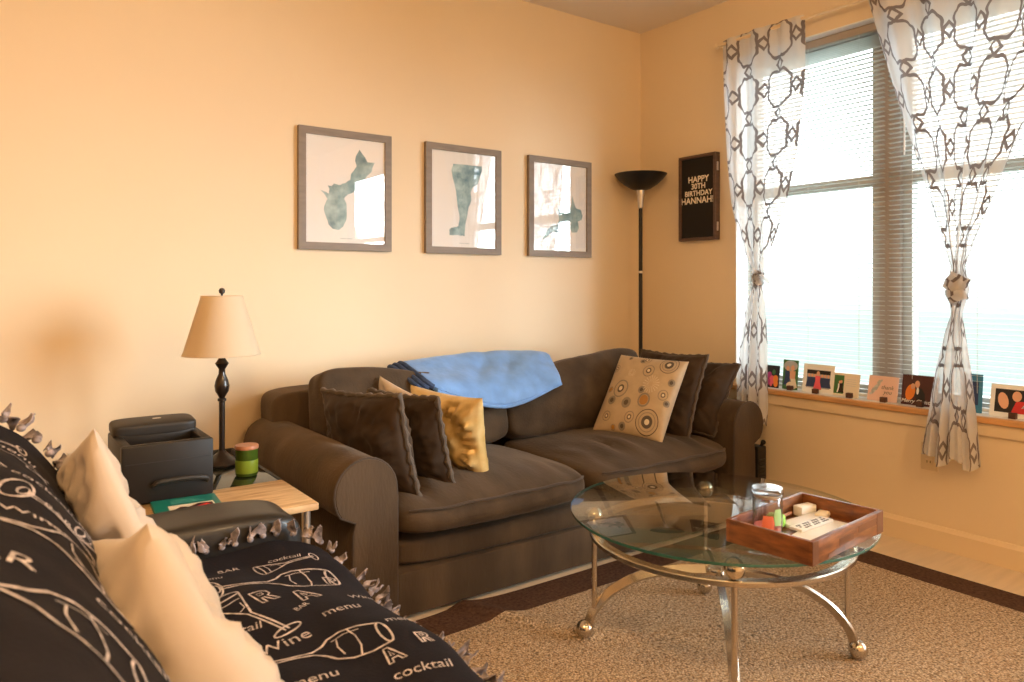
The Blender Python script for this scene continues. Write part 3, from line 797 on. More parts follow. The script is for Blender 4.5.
def back_cushion(x0, x1, top, seed, dip=0, mat_=None):
    zc = (.405+top)/2; hh = (top-.405)/2
    M = Matrix.Translation(((x0+x1)/2, 2.925, zc)) @ Matrix.Rotation(R_(-14), 4, 'X')
    def fn(P, x, y, z):
        P.z -= dip*max(0, z)*(.5+.5*math.sin(x*1.6)) if dip > 0 else dip*max(0, z)*-(.5-.5*math.sin(x*1.6))
        P.y -= .012*math.sin(x*5+seed)*max(0, z)
        return P
    bm = bmesh.new(); softbox(bm, ((x1-x0)/2, .085, hh), M, p=9, crown=(.008, .045, .008), wr=.012, ws=4, seed=seed, n=36, fn=fn)
    return link('back_cushion', bm, m_brown2, sofa)
back_cushion(xi0-.022, xm-.01, .805, 2.0, dip=.085); back_cushion(xm-.002, xi1+.03, .80, 7.0, dip=-.08)

# ------------------------------------------------------------------ pillows on the sofa
def flange_rim(M, w, h, pinch, par, seed, m=m_flange, r=.011):
    bm = bmesh.new(); P = rimpath(M, w, h, pinch, seed, .003, .002)
    for a in range(0, 1): tube(bm, P, [r*(1+.35*math.sin(k*2.1+seed)) for k in range(len(P))], 8, True)
    return link('ruffled_trim', bm, m, par)
def throw_pillow(label, c, right, up, w, h, t_, m, seed, trim=None, pinch=.06, wr=.012, group=None, flat=.42, bend=0, tr=.010):
    th = thing('throw_pillow', label, 'pillow', c, group=group)
    M = basis(c, right, up)
    body = pillow('cushion_body', M, w, h, t_, m, th, seed, wr, pinch, flat, bend=bend)
    if trim: flange_rim(M, w, h, pinch, body, seed, trim, tr)
    return th, M
G1 = 'throw pillows on the brown sofa'
throw_pillow('dark brown ruffle-edged pillow closest to the left sofa arm', (1.185, 2.55, .562), (.24, -.97, .05), (-.22, .05, .97), .45, .385, .17, m_brownp, 1, m_flange, group=G1, tr=.010, wr=.020, flat=.5)
throw_pillow('dark brown ruffle-edged pillow between the left one and the gold one', (1.358, 2.55, .552), (.22, -.97, .02), (-.24, .05, .95), .40, .37, .13, m_brownp, 4, m_flange, group=G1, tr=.010, wr=.020, flat=.5)
throw_pillow('shiny gold and cream satin pillow at the left end of the sofa', (1.535, 2.555, .548), (.28, -.95, -.05), (-.20, .02, .95), .39, .37, .12, m_gold, 8, group=G1, wr=.030, pinch=.09)
throw_pillow('cream pillow peeking out behind the dark brown pillows', (1.405, 2.76, .575), (.24, -.93, -.25), (-.12, .22, .95), .28, .33, .06, m_ivory, 2, group=G1)
def medallion_mat():
    return mat('tan_medallion_cloth', (.50, .375, .235), .7, var=.08, vscale=20, sheen=.2)
thp, M = throw_pillow('square tan pillow with circle medallions at the right end of the sofa', (2.655, 2.59, .598), (.26, -.96, -.03), (.62, -.07, .80), .385, .45, .12, medallion_mat(), 11, group=G1, wr=.005, pinch=.05)
body = thp.children[0]
# medallions printed on the face
MED = [(.85, .35, .09, 2), (-.15, .82, .07, 2), (.75, .02, .13, 0), (.05, -.62, .14, 0), (-.35, -.9, .07, 3), (.9, -.15, .08, 2), (-.85, .55, .10, 0), (-.3, .45, .10, 4), (.15, .05, .09, 2), (-.55, .88, .06, 2), (.15, .55, .16, 0), (.62, .78, .24, 1), (-.45, .02, .22, 0), (.30, -.18, .17, 3), (-.15, -.30, .13, 2), (-.60, -.28, .11, 2), (-.62, -.66, .12, 0), (.55, -.66, .30, 1), (-.1, -.85, .10, 2), (.35, .22, .22, 4), (-.78, -.02, .08, 3), (-.05, .88, .12, 0)]
MS = 1
bm = bmesh.new(); bm.from_mesh(body.data); MI = MW[body].inverted()
def ppt(u, v, lift=.0016):
    P = pillow_pt(u, v, MS, .385, .45, .12, 11, .005, .05, .42); return MI @ (M @ (P+Vector((0, 0, MS*lift))))
def pring(cx_, cy_, r0, r1, mi, lift, n=28):
    a = []; b = []
    for k in range(n):
        q = 2*PI*k/n
        for r, L_ in ((r0, a), (r1, b)):
            u = max(-.97, min(.97, cx_+r*math.cos(q))); v = max(-.97, min(.97, cy_+r*math.sin(q)))
            L_.append(bm.verts.new(ppt(u, v, lift)))
    for k in range(n):
        f = bm.faces.new((a[k], b[k], b[(k+1) % n], a[(k+1) % n])); f.material_index = mi+1
for cx_, cy_, r, kd in MED:
    if kd == 0: pring(cx_, cy_, r*.85, r, 1, .0018); pring(cx_, cy_, r*.25, r*.45, 0, .0020); pring(cx_, cy_, .001, r*.25, 3, .0024)
    if kd == 1: pring(cx_, cy_, r*.93, r, 0, .0018); pring(cx_, cy_, r*.68, r*.74, 1, .0018); pring(cx_, cy_, r*.22, r*.48, 0, .0022); pring(cx_, cy_, .001, r*.22, 3, .0026)
    if kd == 2: pring(cx_, cy_, r*.5, r, 1, .0018); pring(cx_, cy_, .001, r*.5, 0, .0022)
    if kd == 3: pring(cx_, cy_, r*.75, r, 1, .0018); pring(cx_, cy_, .001, r*.68, 2, .0022)
    if kd == 4:
        for k in range(18):
            q = 2*PI*k/18; vs = [bm.verts.new(ppt(cx_+rr*math.cos(q+dq), cy_+rr*math.sin(q+dq), .002)) for rr, dq in ((r*.25, -.02), (r, -.03), (r, .03), (r*.25, .02))]
            f = bm.faces.new(vs); f.material_index = 4
bm.to_mesh(body.data); bm.free()
for q in (mat('grey_brown_print', (.10, .075, .055), .7), mat('taupe_print', (.26, .215, .16), .7), mat('ochre_print', (.42, .20, .05), .7), mat('cream_print', (.75, .66, .50), .7)): body.data.materials.append(q)
throw_pillow('dark brown pillow right behind the medallion pillow', (2.835, 2.60, .60), (.06, -.99, -.0), (.36, 0, .93), .42, .43, .14, m_brownp, 14, m_flange, group=G1, tr=.008, wr=.018)
throw_pillow('dark brown pillow leaning on the right sofa arm', (2.985, 2.53, .583), (.12, -.99, 0), (.58, 0, .80), .38, .41, .13, m_brownp, 17, m_pipe, group=G1, tr=.006, wr=.016)

# ------------------------------------------------------------------ blue throw
def unp(u, v, y):   # a point of the throw measured on the photograph, at depth y
    an = R_(54.15); fx = (u-512)/738; d = Vector((math.cos(an)+fx*math.sin(an), math.sin(an)-fx*math.cos(an), -(v-286)/738)); return Vector((0, 0, 1.147))+d*(y/d.y)
CP = [[unp(*p)+Vector((0, 0, dz)) for p in row] for row, dz in (
 ([(401, 370, 3.13), (440, 364, 3.13), (488, 359, 3.13), (530, 358, 3.13), (545, 360, 3.13)], -.07),
 ([(399, 368, 3.03), (440, 362, 3.03), (488, 357, 3.03), (530, 356, 2.98), (546, 358, 2.97)], .008),
 ([(412, 375, 2.92), (448, 373, 2.92), (490, 370, 2.92), (532, 367, 2.865), (555, 369, 2.86)], .006),
 ([(425, 384, 2.81), (452, 386, 2.80), (490, 388, 2.79), (530, 385, 2.775), (561, 380, 2.77)], 0),
 ([(436, 392, 2.78), (458, 399, 2.765), (492, 407, 2.755), (521, 403, 2.745), (560, 384, 2.76)], 0))]
def cr1(P, t):
    n_ = len(P)-1; q = min(max(t, 0), .99999)*n_; i = int(q); k = q-i
    p0 = P[i-1] if i > 0 else P[0]*2-P[1]; p1 = P[i]; p2 = P[i+1]; p3 = P[i+2] if i+2 <= n_ else P[n_]*2-P[n_-1]
    return .5*((2*p1)+(-p0+p2)*k+(2*p0-5*p1+4*p2-p3)*k*k+(-p0+3*p1-3*p2+p3)*k*k*k)
def drape(u, v):
    p = cr1([cr1(r, u) for r in CP], v)
    w = .007*math.sin(u*34+v*5)*math.exp(-((u-.50)/.16)**2)*math.sin(PI*v)+.006*fbm((u*3, v*2.2, 4), 2, 3)
    return p+Vector((0, -w*.6, w*.6))
blue = thing('throw_blanket', 'light blue folded fleece throw over the sofa backrest', 'blanket', (2.0, 3.0, .8))
def thick(fn, name, nu, nv, th, m, par):
    bm = bmesh.new()
    def nrm(u, v):
        e = .01; a = fn(min(1, u+e), v)-fn(max(0, u-e), v); b = fn(u, min(1, v+e))-fn(u, max(0, v-e)); n_ = a.cross(b)
        return n_.normalized() if n_.length > 1e-9 else Vector((0, 0, 1))
    sg = 1 if nrm(.5, .4).z > 0 else -1
    def rim(u, v): return min(1, min(u, 1-u)/.03, min(v, 1-v)/.04)**.5
    A = grid(bm, lambda u, v: fn(u, v)+nrm(u, v)*sg*th*rim(u, v), nu, nv)
    B = grid(bm, lambda u, v: fn(u, v)-nrm(u, v)*sg*th*.3*rim(u, v), nu, nv)
    bmesh.ops.remove_doubles(bm, verts=bm.verts[:], dist=.0004)
    return link(name, bm, m, par)
thick(drape, 'fleece', 70, 44, .020, m_blue, blue)
bm = bmesh.new()
for du, r in ((-.002, .013), (-.028, .012), (-.052, .010)):
    pts = [drape(0, v/30)+Vector((du, -.008, .012+du*.2)) for v in range(0, 29)]
    tube(bm, pts, r, 8)
link('striped_hem', bm, m_bluedark, blue, label='dark navy rolled hem')
bm = bmesh.new(); tube(bm, [drape(u/40, 1)+Vector((0, -.008, .004)) for u in range(0, 41)], .009, 8); link('hem_fold', bm, m_blue, blue)

# ------------------------------------------------------------------ leather loveseat
LV = thing('leather_loveseat', 'black leather loveseat in the left foreground under a printed fleece', 'sofa', (.3, 1.1, 0))
LY0, LY1 = .22, 2.08
for (ya, yb) in ((1.885, 2.085), (.20, .40)):
    bm = bmesh.new(); yc = (ya+yb)/2
    def fn(P, x, y, z):
        P.y += .012*max(0, z)*(1 if y > 0 else -1)
        P.z -= .012*(1-max(0, x))*0
        return P
    softbox(bm, (.405, .098, .254), Matrix.Translation((.295, yc, .314)), p=7.5, n=26, wr=.003, fn=fn)
    a_ = link('arm', bm, m_leather, LV)
bm = bmesh.new(); box(bm, (-.18, .40, .06), (.68, 1.885, .30), .02); link('base', bm, m_leather, LV)
for k in range(2):
    a, b = .405+k*.74, .405+(k+1)*.74-.004
    bm = bmesh.new(); softbox(bm, (.262, (b-a)/2, .072), Matrix.Translation((.450, (a+b)/2, .375)), p=6, crown=(0, 0, .012), n=22); link('seat_cushion', bm, m_leather, LV)
    bm = bmesh.new(); softbox(bm, (.075, (b-a)/2, .215), Matrix.Translation((.055, (a+b)/2, .60)) @ Matrix.Rotation(R_(-24), 4, 'Y'), p=5, crown=(.01, 0, 0), n=20); link('back_cushion', bm, m_leather, LV)
bm = bmesh.new(); softbox(bm, (.07, .80, .32), Matrix.Translation((-.13, 1.14, .46)) @ Matrix.Rotation(R_(-5), 4, 'Y'), p=8, n=22); link('back_frame', bm, m_leather, LV)
for x in (-.14, .64):
    for y in (.3, 1.98):
        bm = bmesh.new(); lathe(bm, [(.018, .0), (.026, .07)], (x, y, 0), 14); link('foot', bm, m_black, LV)

# ------------------------------------------------------------------ printed fleece blanket
pf = spline([(-.225, .60, 0), (-.222, .74, 0), (-.19, .835, 0), (-.11, .872, 0), (-.02, .866, 0), (.065, .822, 0), (.135, .735, 0), (.195, .63, 0), (.245, .525, 0), (.30, .482, 0), (.37, .478, 0), (.50, .484, 0), (.62, .480, 0), (.70, .462, 0), (.745, .425, 0), (.765, .37, 0), (.772, .31, 0)], 10)
cum = [0]
for a, b in zip(pf, pf[1:]): cum.append(cum[-1]+(b-a).length)
def prof_at(s):
    s = max(0, min(cum[-1]-1e-6, s))
    lo = 0
    for i in range(len(cum)-1):
        if cum[i+1] >= s: lo = i; break
    k = (s-cum[lo])/(cum[lo+1]-cum[lo]); return pf[lo].lerp(pf[lo+1], k)
SEAT_I = 100; s_seat = None
for i, p in enumerate(pf):
    if p.x >= .37 and p.y < .5: s_seat = cum[i]-(p.x-.37); break
def s_of_x(x): return s_seat+(x-.37)
def bl(s, y):
    p = prof_at(s)
    hang = 1 if p.x > .70 else 0
    w = .010*fbm((p.x*2, y*1.6, p.y), 2.2, 3)
    w += .006*math.sin(y*9+p.x*14+2*noise.noise(Vector((p.x*3, y*3, 0))))*(1 if p.x > .3 else .6)
    # bunching toward the far edge, laid against the arm
    far = max(0, (y-1.78)/.10)
    z = p.y+w+.012*min(1, far)
    x = p.x
    if p.y > .5 and p.x < .25: x += .010*fbm((y*3, p.y*3, 7), 1.5, 2)
    if p.x > .70: x += .012*math.sin(y*16)*((p.x-.70)/.07)
    return Vector((x, y, z+.004))
def bln(s, y, lift):
    e = .006; a = bl(s+e, y)-bl(s-e, y); b = bl(s, y+e)-bl(s, y-e); n_ = a.cross(b).normalized()
    if n_.z < 0 and bl(s, y).x > -.05: n_ = -n_
    return bl(s, y)+n_*lift
BS1 = s_of_x(.70)+.115
def y_far(s):
    x = prof_at(s).x; z = prof_at(s).y
    if z > .52: return 1.872+.012*math.sin(s*17)
    if x > .62: return 1.870-.07*((x-.62)/.13)
    return 1.872
BY0 = .45
bl_thing = thing('printed_blanket', 'black fleece blanket printed with chalk wine glasses spread over the loveseat', 'blanket', (.3, 1.1, .5))
bm = bmesh.new(); KEEP.add('fleece_cloth'); ns, ny = 130, 120
S0 = .04
def cloth(u, v):
    s = S0+(BS1-S0)*u; y = BY0+(y_far(s)-BY0)*v; return bl(s, y)
grid(bm, cloth, ns, ny)
KE = {}
def smap(s, y): return bln(s, y, .0022)
def stroke(pts, w, cl=False):
    """pts in (s, y); ribbon conforming to the cloth"""
    P = [Vector((a, b)) for a, b in pts]
    # resample
    Q = []
    for a, b in zip(P, P[1:]+([P[0]] if cl else [])):
        n_ = max(1, int((b-a).length/.008))
        for k in range(n_): Q.append(a.lerp(b, k/n_))
    if not cl: Q.append(P[-1])
    L_ = []; N = len(Q)
    for i in range(N):
        d = (Q[(i+1) % N]-Q[i-1]) if cl else Q[min(i+1, N-1)]-Q[max(i-1, 0)]
        if d.length < 1e-9: d = Vector((1, 0))
        d.normalize(); n_ = Vector((-d.y, d.x)); ww = w*(.75+.5*abs(noise.noise(Vector((i*.35, w*900, P[0].x*40)))))
        q = [Q[i]+n_*ww/2, Q[i]-n_*ww/2]
        if max(q[0].y, q[1].y) > y_far(Q[i].x)-.006 or Q[i].y < BY0 or not (S0 < Q[i].x < BS1-.002): L_.append(None); continue
        L_.append([bm.verts.new(smap(a.x, a.y)) for a in q])
    for i in range(N if cl else N-1):
        a, b = L_[i], L_[(i+1) % N]
        if a and b: f = bm.faces.new((a[0], a[1], b[1], b[0])); f.material_index = 1
def xf(pts, o, ang, sc, fl=1):
    c, s_ = math.cos(ang), math.sin(ang); return [(o[0]+sc*(c*a-s_*b*fl), o[1]+sc*(s_*a+c*b*fl)) for a, b in pts]
def wine_glass(o, ang, sc, w=.0055, fl=1):
    """foot at origin, bowl out along +s"""
    st = lambda p, cl=False, ww=w: stroke(xf(p, o, ang, sc, fl), ww, cl)
    st([(0+.13*math.cos(a)*.55, .2*math.sin(a)) for a in [2*PI*k/20 for k in range(20)]], True)
    st([(.03+.05*math.cos(a)*.5, .09*math.sin(a)) for a in [2*PI*k/14 for k in range(14)]], True, w*.7)
    st([(.05, .03), (.25, .012), (.42, .02), (.50, .07)]); st([(.05, -.03), (.25, -.012), (.42, -.02), (.50, -.07)])
    top = [(.50, .07), (.56, .15), (.66, .20), (.80, .20), (.95, .16)]
    st(top); st([(a, -b) for a, b in top])
    st([(.95+.04*math.cos(a), .16*math.sin(a)) for a in [2*PI*k/20 for k in range(20)]], True)
    st([(.72, .20), (.75, .08), (.75, -.08), (.72, -.20)], ww=w*.7); st([(.62, .12), (.60, 0), (.62, -.12)], ww=w*.6)
    st([(.58, .10), (.68, .15), (.80, .15)], ww=w*.5)
def martini(o, ang, sc, w=.005):
    st = lambda p, cl=False, ww=w: stroke(xf(p, o, ang, sc), ww, cl)
    st([(0, .22), (.42, .02), (.9, .02)]); st([(0, -.22), (.42, -.02), (.9, -.02)])
    st([(.05*math.cos(a), .22*math.sin(a)) for a in [2*PI*k/20 for k in range(20)]], True)
    st([(.9+.05*math.cos(a), .14*math.sin(a)) for a in [2*PI*k/16 for k in range(16)]], True)
    st([(.12, .14), (.14, 0), (.12, -.14)], ww=w*.6); st([(.2, .08), (.3, .05), (.34, -.03)], ww=w*.5)
BLK = {'B': [[(0, 0), (0, 1), (.45, 1), (.6, .85), (.6, .65), (.45, .52), (.62, .4), (.65, .2), (.5, 0)], ],
       'A': [[(0, 0), (.3, 1), (.5, 1), (.8, 0), (.6, 0), (.53, .25), (.27, .25), (.2, 0)]],
       'R': [[(0, 0), (0, 1), (.45, 1), (.65, .85), (.65, .6), (.5, .48), (.72, 0), (.5, 0), (.32, .42), (.2, .42), (.2, 0)]],
       'P': [[(0, 0), (0, 1), (.45, 1), (.65, .85), (.65, .55), (.45, .42), (.2, .42), (.2, 0)]]}
def block(ch, o, ang, sc, w=.0045):
    for p in BLK[ch]: stroke(xf(p, o, ang, sc), w, True)
    if ch in 'RBP': stroke(xf([(.2, .62), (.2, .82), (.42, .8), (.44, .66)], o, ang, sc), w*.7, True)
    if ch == 'A': stroke(xf([(.32, .42), (.4, .75), (.48, .42)], o, ang, sc), w*.7, True)
def word(txt, o, ang, size, bold=0):
    bold = 0; size *= .86
    def f(x, y):
        c, s_ = math.cos(ang), math.sin(ang); s = o[0]+c*x-s_*y; yy = o[1]+s_*x+c*y
        yy = min(yy, y_far(s)-.004); s = min(BS1-.004, max(S0+.002, s)); return smap(s, yy)
    add_text(bm, txt, size, f, 1, bold, maxe=.012, shear=.15)
sx = s_of_x
# seat, laid out from the photograph's reading order (s grows toward the seat front)
wine_glass((sx(.405), 1.655), -.08, .275); wine_glass((sx(.383), 1.305), -.12, .255)
martini((sx(.400), 1.590), -1.15, .225)
block('R', (sx(.475), 1.535), .25, .055); block('A', (sx(.548), 1.500), .30, .058); block('P', (sx(.64), 1.60), -.1, .04)
word('menu', (sx(.600), 1.425), .15, .046); word('Wine', (sx(.462), 1.362), .18, .056); word('cocktail', (sx(.395), 1.452), -.05, .040)
word('menu', (sx(.685), 1.325), .1, .040); word('cocktail', (sx(.630), 1.135), -.12, .042); block('A', (sx(.585), 1.175), .1, .045)
word('BAR', (sx(.47), 1.775), .05, .032); word('menu', (sx(.42), 1.735), .02, .028); word('cocktail', (sx(.60), 1.77), -.08, .030); martini((sx(.53), 1.735), .1, .15, .004)
word('BAR', (sx(.535), 1.475), .5, .024); word('Wine', (sx(.68), 1.50), .1, .034); block('R', (sx(.67), 1.21), 0, .035)
word('menu', (sx(.46), 1.205), 0, .045); martini((sx(.40), 1.10), -.2, .20); wine_glass((sx(.44), .95), .08, .28, fl=-1); wine_glass((sx(.36), .62), -.05, .30)
word('Wine', (sx(.56), .85), .1, .06); word('BAR', (sx(.42), .84), 0, .05); martini((sx(.50), .76), 0, .22)
# backrest
def sb(x, z):
    return min(range(len(pf)), key=lambda i: (pf[i].x-x)**2+(pf[i].y-z)**2)
SB_ = lambda x, z: cum[sb(x, z)]
s0 = SB_(-.02, .866)
sz = lambda z: cum[min((i for i in range(len(pf)) if -.02 < pf[i].x < .30), key=lambda i: abs(pf[i].y-z))]
wine_glass((sz(.80), 1.60), -.42, .26, .006); word('Wine', (sz(.735), 1.565), -.05, .054); word('menu', (sz(.83), 1.70), -.1, .05)
martini((s0-.08, 1.73), .1, .20, .005); word('cocktail', (sz(.80), 1.45), -.02, .050); block('P', (sz(.72), 1.70), -.2, .045, .004)
wine_glass((sz(.84), 1.34), -.30, .30, .0065); word('BAR', (sz(.70), 1.46), .0, .045); martini((sz(.74), 1.36), -.35, .20, .0055)
wine_glass((s0-.06, 1.12), .10, .34, .007, -1); word('menu', (sz(.78), 1.22), .05, .060); block('R', (sz(.66), 1.25), 0, .06, .005)
word('cocktail', (sz(.70), 1.02), 0, .06); word('menu', (sz(.67), 1.60), -.1, .036); martini((sz(.66), 1.72), -.2, .13, .004); word('Wine', (sz(.83), 1.21), .1, .05); block('A', (sz(.86), 1.47), 0, .05, .004); word('BAR', (sz(.79), 1.33), -.1, .04); word('Wine', (sz(.64), 1.12), 0, .05); stroke([(sz(.85)+.02*k, 1.66+.008*(-1)**k) for k in range(7)], .004); stroke([(sz(.76)+.018*k, 1.42+.007*(-1)**k) for k in range(8)], .004); wine_glass((s0-.10, .86), 0, .34, .007); word('BAR', (s0+.03, .98), 0, .07); wine_glass((s0-.06, .60), 0, .34, .007)
word('Wine', (s0-.13, 1.52), 0, .055); martini((s0-.16, 1.30), 0, .18, .005); block('A', (sz(.62), 1.60), -.1, .05, .004)
link('fleece_cloth', bm, [m_fleece, m_chalk], bl_thing)
# knotted fringe
def tassel(p, out, up, seed, sc=1.0):
    bm = bmesh.new(); rnd = random.Random(seed)
    out = Vector(out).normalized(); up = Vector(up).normalized(); sd = out.cross(up)
    ball(bm, p+out*.010*sc+up*.006, .0085*sc, u=10, v=7, sc=(1, .9, .85))
    for k in range(2):
        a = (k-.5)*.9+rnd.uniform(-.9, .9); b = rnd.uniform(-.1, .9)
        d = (out*math.cos(a)+sd*math.sin(a))*math.cos(b)+up*math.sin(b)
        w = .0125*sc; L_ = rnd.uniform(.020, .034)*sc; sdv = d.cross(up+out*.3+sd*rnd.uniform(-1, 1)).normalized(); prev = None
        for i in range(6):
            f_ = i/5; q = p+out*.012*sc+up*.008+d*L_*f_+sdv*.003*math.sin(f_*5+seed)-up*.010*f_*f_*sc
            ws = w*(.6+.6*f_); tw = f_*rnd.uniform(.6, 1.6); sv = (sdv*math.cos(tw)+up*math.sin(tw))
            th = d.cross(sv).normalized()*.0016
            cur = [bm.verts.new(q+sv*ws+th), bm.verts.new(q-sv*ws+th), bm.verts.new(q-sv*ws-th), bm.verts.new(q+sv*ws-th)]
            if prev:
                for m_ in range(4): bm.faces.new((prev[m_], prev[(m_+1) % 4], cur[(m_+1) % 4], cur[m_]))
            else: bm.faces.new(cur)
            prev = cur
        bm.faces.new(prev)
    return link('fringe_knot', bm, m_tassel, bl_thing)
sd_ = 0; s = s0-.10
while s < BS1-.01:
    sd_ += 1; p = bl(s, y_far(s)); zz = prof_at(s)
    onback = zz.y > .52
    tassel(p+Vector((0, 0, .004)), (.25 if onback else .05, 1, .1) if onback else (random.uniform(-.4, .4), .25, 1), (.5, 0, 1) if onback else (0, -.6, 1), sd_, 1.15 if onback else .95)
    s += .040 if onback else .034
y = 1.79
while y > .5:
    sd_ += 1; p = bl(BS1-.001, y); tassel(p, (.8, random.uniform(-.3, .3), .1), (.3, 0, 1), sd_, 1.0); y -= .036

# ------------------------------------------------------------------ ivory pillows
throw_pillow('ivory satin pillow standing far back beside the leather arm', (.240, 1.735, .622), (.05, -.92, .30), (-.40, .2, .8), .33, .43, .105, m_ivory, 21, bend=-.03, group='ivory pillows on the loveseat', wr=.022)
throw_pillow('ivory satin pillow nearest the camera on the loveseat', (.252, 1.245, .565), (.05, -.92, .30), (-.45, .2, .8), .42, .43, .17, m_ivory, 25, bend=-.03, group='ivory pillows on the loveseat', wr=.022)

# ------------------------------------------------------------------ end table
TZ = .50
et = thing('end_table', 'low end table with pale wood edge and dark glass top between the sofas', 'side table', (.5, 2.65, 0))
ex0, ex1, ey0, ey1 = .19, .825, 2.125, 3.05
bm = bmesh.new(); box(bm, (ex0, ey0, TZ-.022), (ex1, 2.455, TZ), .005); link('wood_plank', bm, m_plank, et)
bm = bmesh.new(); box(bm, (ex0, 2.457, TZ-.020), (ex1, ey1, TZ-.002), .002); link('glass_top', bm, m_dglass, et)
bm = bmesh.new()
for a, b in (((ex0, 2.457), (ex0+.012, ey1)), ((ex1-.012, 2.457), (ex1, ey1)), ((ex0, ey1-.012), (ex1, ey1))): box(bm, (a[0], a[1], TZ-.024), (b[0], b[1], TZ), .001)
link('top_rim', bm, m_grey, et)
bm = bmesh.new(); box(bm, (ex0+.03, ey0+.03, .14), (ex1-.03, ey1-.03, .155), .003); link('lower_shelf', bm, m_blackm, et)
for x in (ex0+.03, ex1-.03):
    for y in (ey0+.03, ey1-.03):
        bm = bmesh.new(); tube(bm, [(x, y, 0), (x, y, TZ-.022)], .013, 12); link('leg', bm, m_silver, et)

# ------------------------------------------------------------------ printer
px0, px1, py0, py1 = .335, .590, 2.395, 2.68
pt = thing('laser_printer', 'compact black laser printer on the end table', 'printer', ((px0+px1)/2, (py0+py1)/2, TZ))
zt = .678
bm = bmesh.new()
# body as a tub with the paper exit recess
box(bm, (px0, py0, TZ+.003), (px1, py0+.03, zt), .007); box(bm, (px0, py0+.02, TZ+.003), (px0+.03, py1, zt), .007); box(bm, (px1-.03, py0+.02, TZ+.003), (px1, py1, zt), .007)
box(bm, (px0+.01, py0+.01, TZ+.003), (px1-.01, py1, zt-.035), .006)
box(bm, (px0+.012, py1-.115, zt-.04), (px1-.012, py1-.004, zt+.004), .004)
link('body', bm, m_black, pt)
bm = bmesh.new(); A = [(py0+.031, zt-.03), (py0+.15, zt-.032), (py0+.15, zt-.028), (py0+.031, zt-.026)]
v0 = [bm.verts.new((px0+.031, y, z)) for y, z in A]; v1 = [bm.verts.new((px1-.031, y, z)) for y, z in A]
for i in range(4): bm.faces.new((v0[i], v0[(i+1) % 4], v1[(i+1) % 4], v1[i]))
bm.faces.new(v0); bm.faces.new(v1); link('output_tray', bm, m_grey, pt)
bm = bmesh.new(); softbox(bm, (.124, .058, .020), Matrix.Translation(((px0+px1)/2-.004, py1-.060, zt+.018)) @ Matrix.Rotation(R_(5), 4, 'X'), p=6, n=12, crown=(0, 0, .004)); cv = link('top_cover', bm, m_grey, pt)
bm = bmesh.new(); softbox(bm, (.014, .008, .002), Matrix.Translation(((px0+px1)/2+.005, py1-.065, zt+.040)), p=4, n=6); link('badge', bm, m_silver, cv)
bm = bmesh.new(); tube(bm, spline([(px0+.085, py0-.004, TZ+.055), (px0+.10, py0-.014, TZ+.066), (px0+.17, py0-.016, TZ+.068), (px1-.03, py0-.012, TZ+.062), (px1-.018, py0-.003, TZ+.050)], 6), .008, 8); link('tray_handle', bm, m_grey, pt)
bm = bmesh.new(); box(bm, (px0+.01, py0-.001, zt-.055), (px1-.01, py0+.004, zt-.053)); link('panel_seam', bm, m_dark, pt)
for x in (px0+.03, px1-.03):
    for y in (py0+.03, py1-.03):
        bm = bmesh.new(); lathe(bm, [(.01, TZ), (.01, TZ+.004)], (x, y, 0), 10); link('foot', bm, m_black, pt)

# ------------------------------------------------------------------ book
import mathutils
c0 = [(.42, 2.37), (.574, 2.35), (.568, 2.21), (.42, 2.16)]
bk = thing('book', 'teal photo-cover book lying on the pale wood of the end table', 'book', (.50, 2.27, TZ), R_(-4))
Mb = Matrix.Translation((.490, 2.272, TZ)) @ Matrix.Rotation(R_(-4), 4, 'Z')
bm = bmesh.new(); box(bm, (-.084, -.098, .0015), (.084, .098, .0105), 0, M=Mb); link('pages', bm, m_paper, bk, False)
bm = bmesh.new(); box(bm, (-.088, -.102, .0105), (.088, .102, .013), .0005, M=Mb); box(bm, (-.088, -.102, .0), (.088, .102, .0015), 0, M=Mb); box(bm, (-.089, -.102, .0005), (-.0865, .102, .0125), 0, M=Mb)
cvr = link('cover', bm, m_teal, bk, False)
bm = bmesh.new(); box(bm, (-.052, -.075, .013), (.070, .022, .0134), 0, M=Mb)
M2 = Mb @ Matrix.Translation((0, 0, .0136))
poly(bm, [(-.045, -.03), (-.02, .0), (.0, -.012), (.03, .016), (.066, .010), (.066, -.02), (.02, -.045), (-.02, -.05)], M2, 1)
poly(bm, [(-.03, -.02), (-.01, -.005), (.012, -.02), (.0, -.035)], M2, 2, .0002); poly(bm, [(.01, -.025), (.05, .005), (.06, -.015), (.03, -.04)], M2, 3, .0003)
link('cover_photo', bm, [m_cream, m_maroon, m_dark, m_red], cvr, False)
bm = bmesh.new(); add_text(bm, 'the family book', .016, Mb @ Matrix.Translation((0, .055, .0136))) if False else None
for k in range(3): box(bm, (-.04, .045+k*.014, .013), (.05-.012*k, .049+k*.014, .0133), 0, M=Mb)
link('title_lines', bm, mat('soft_teal_ink', (.10, .36, .30), .5), cvr, False)

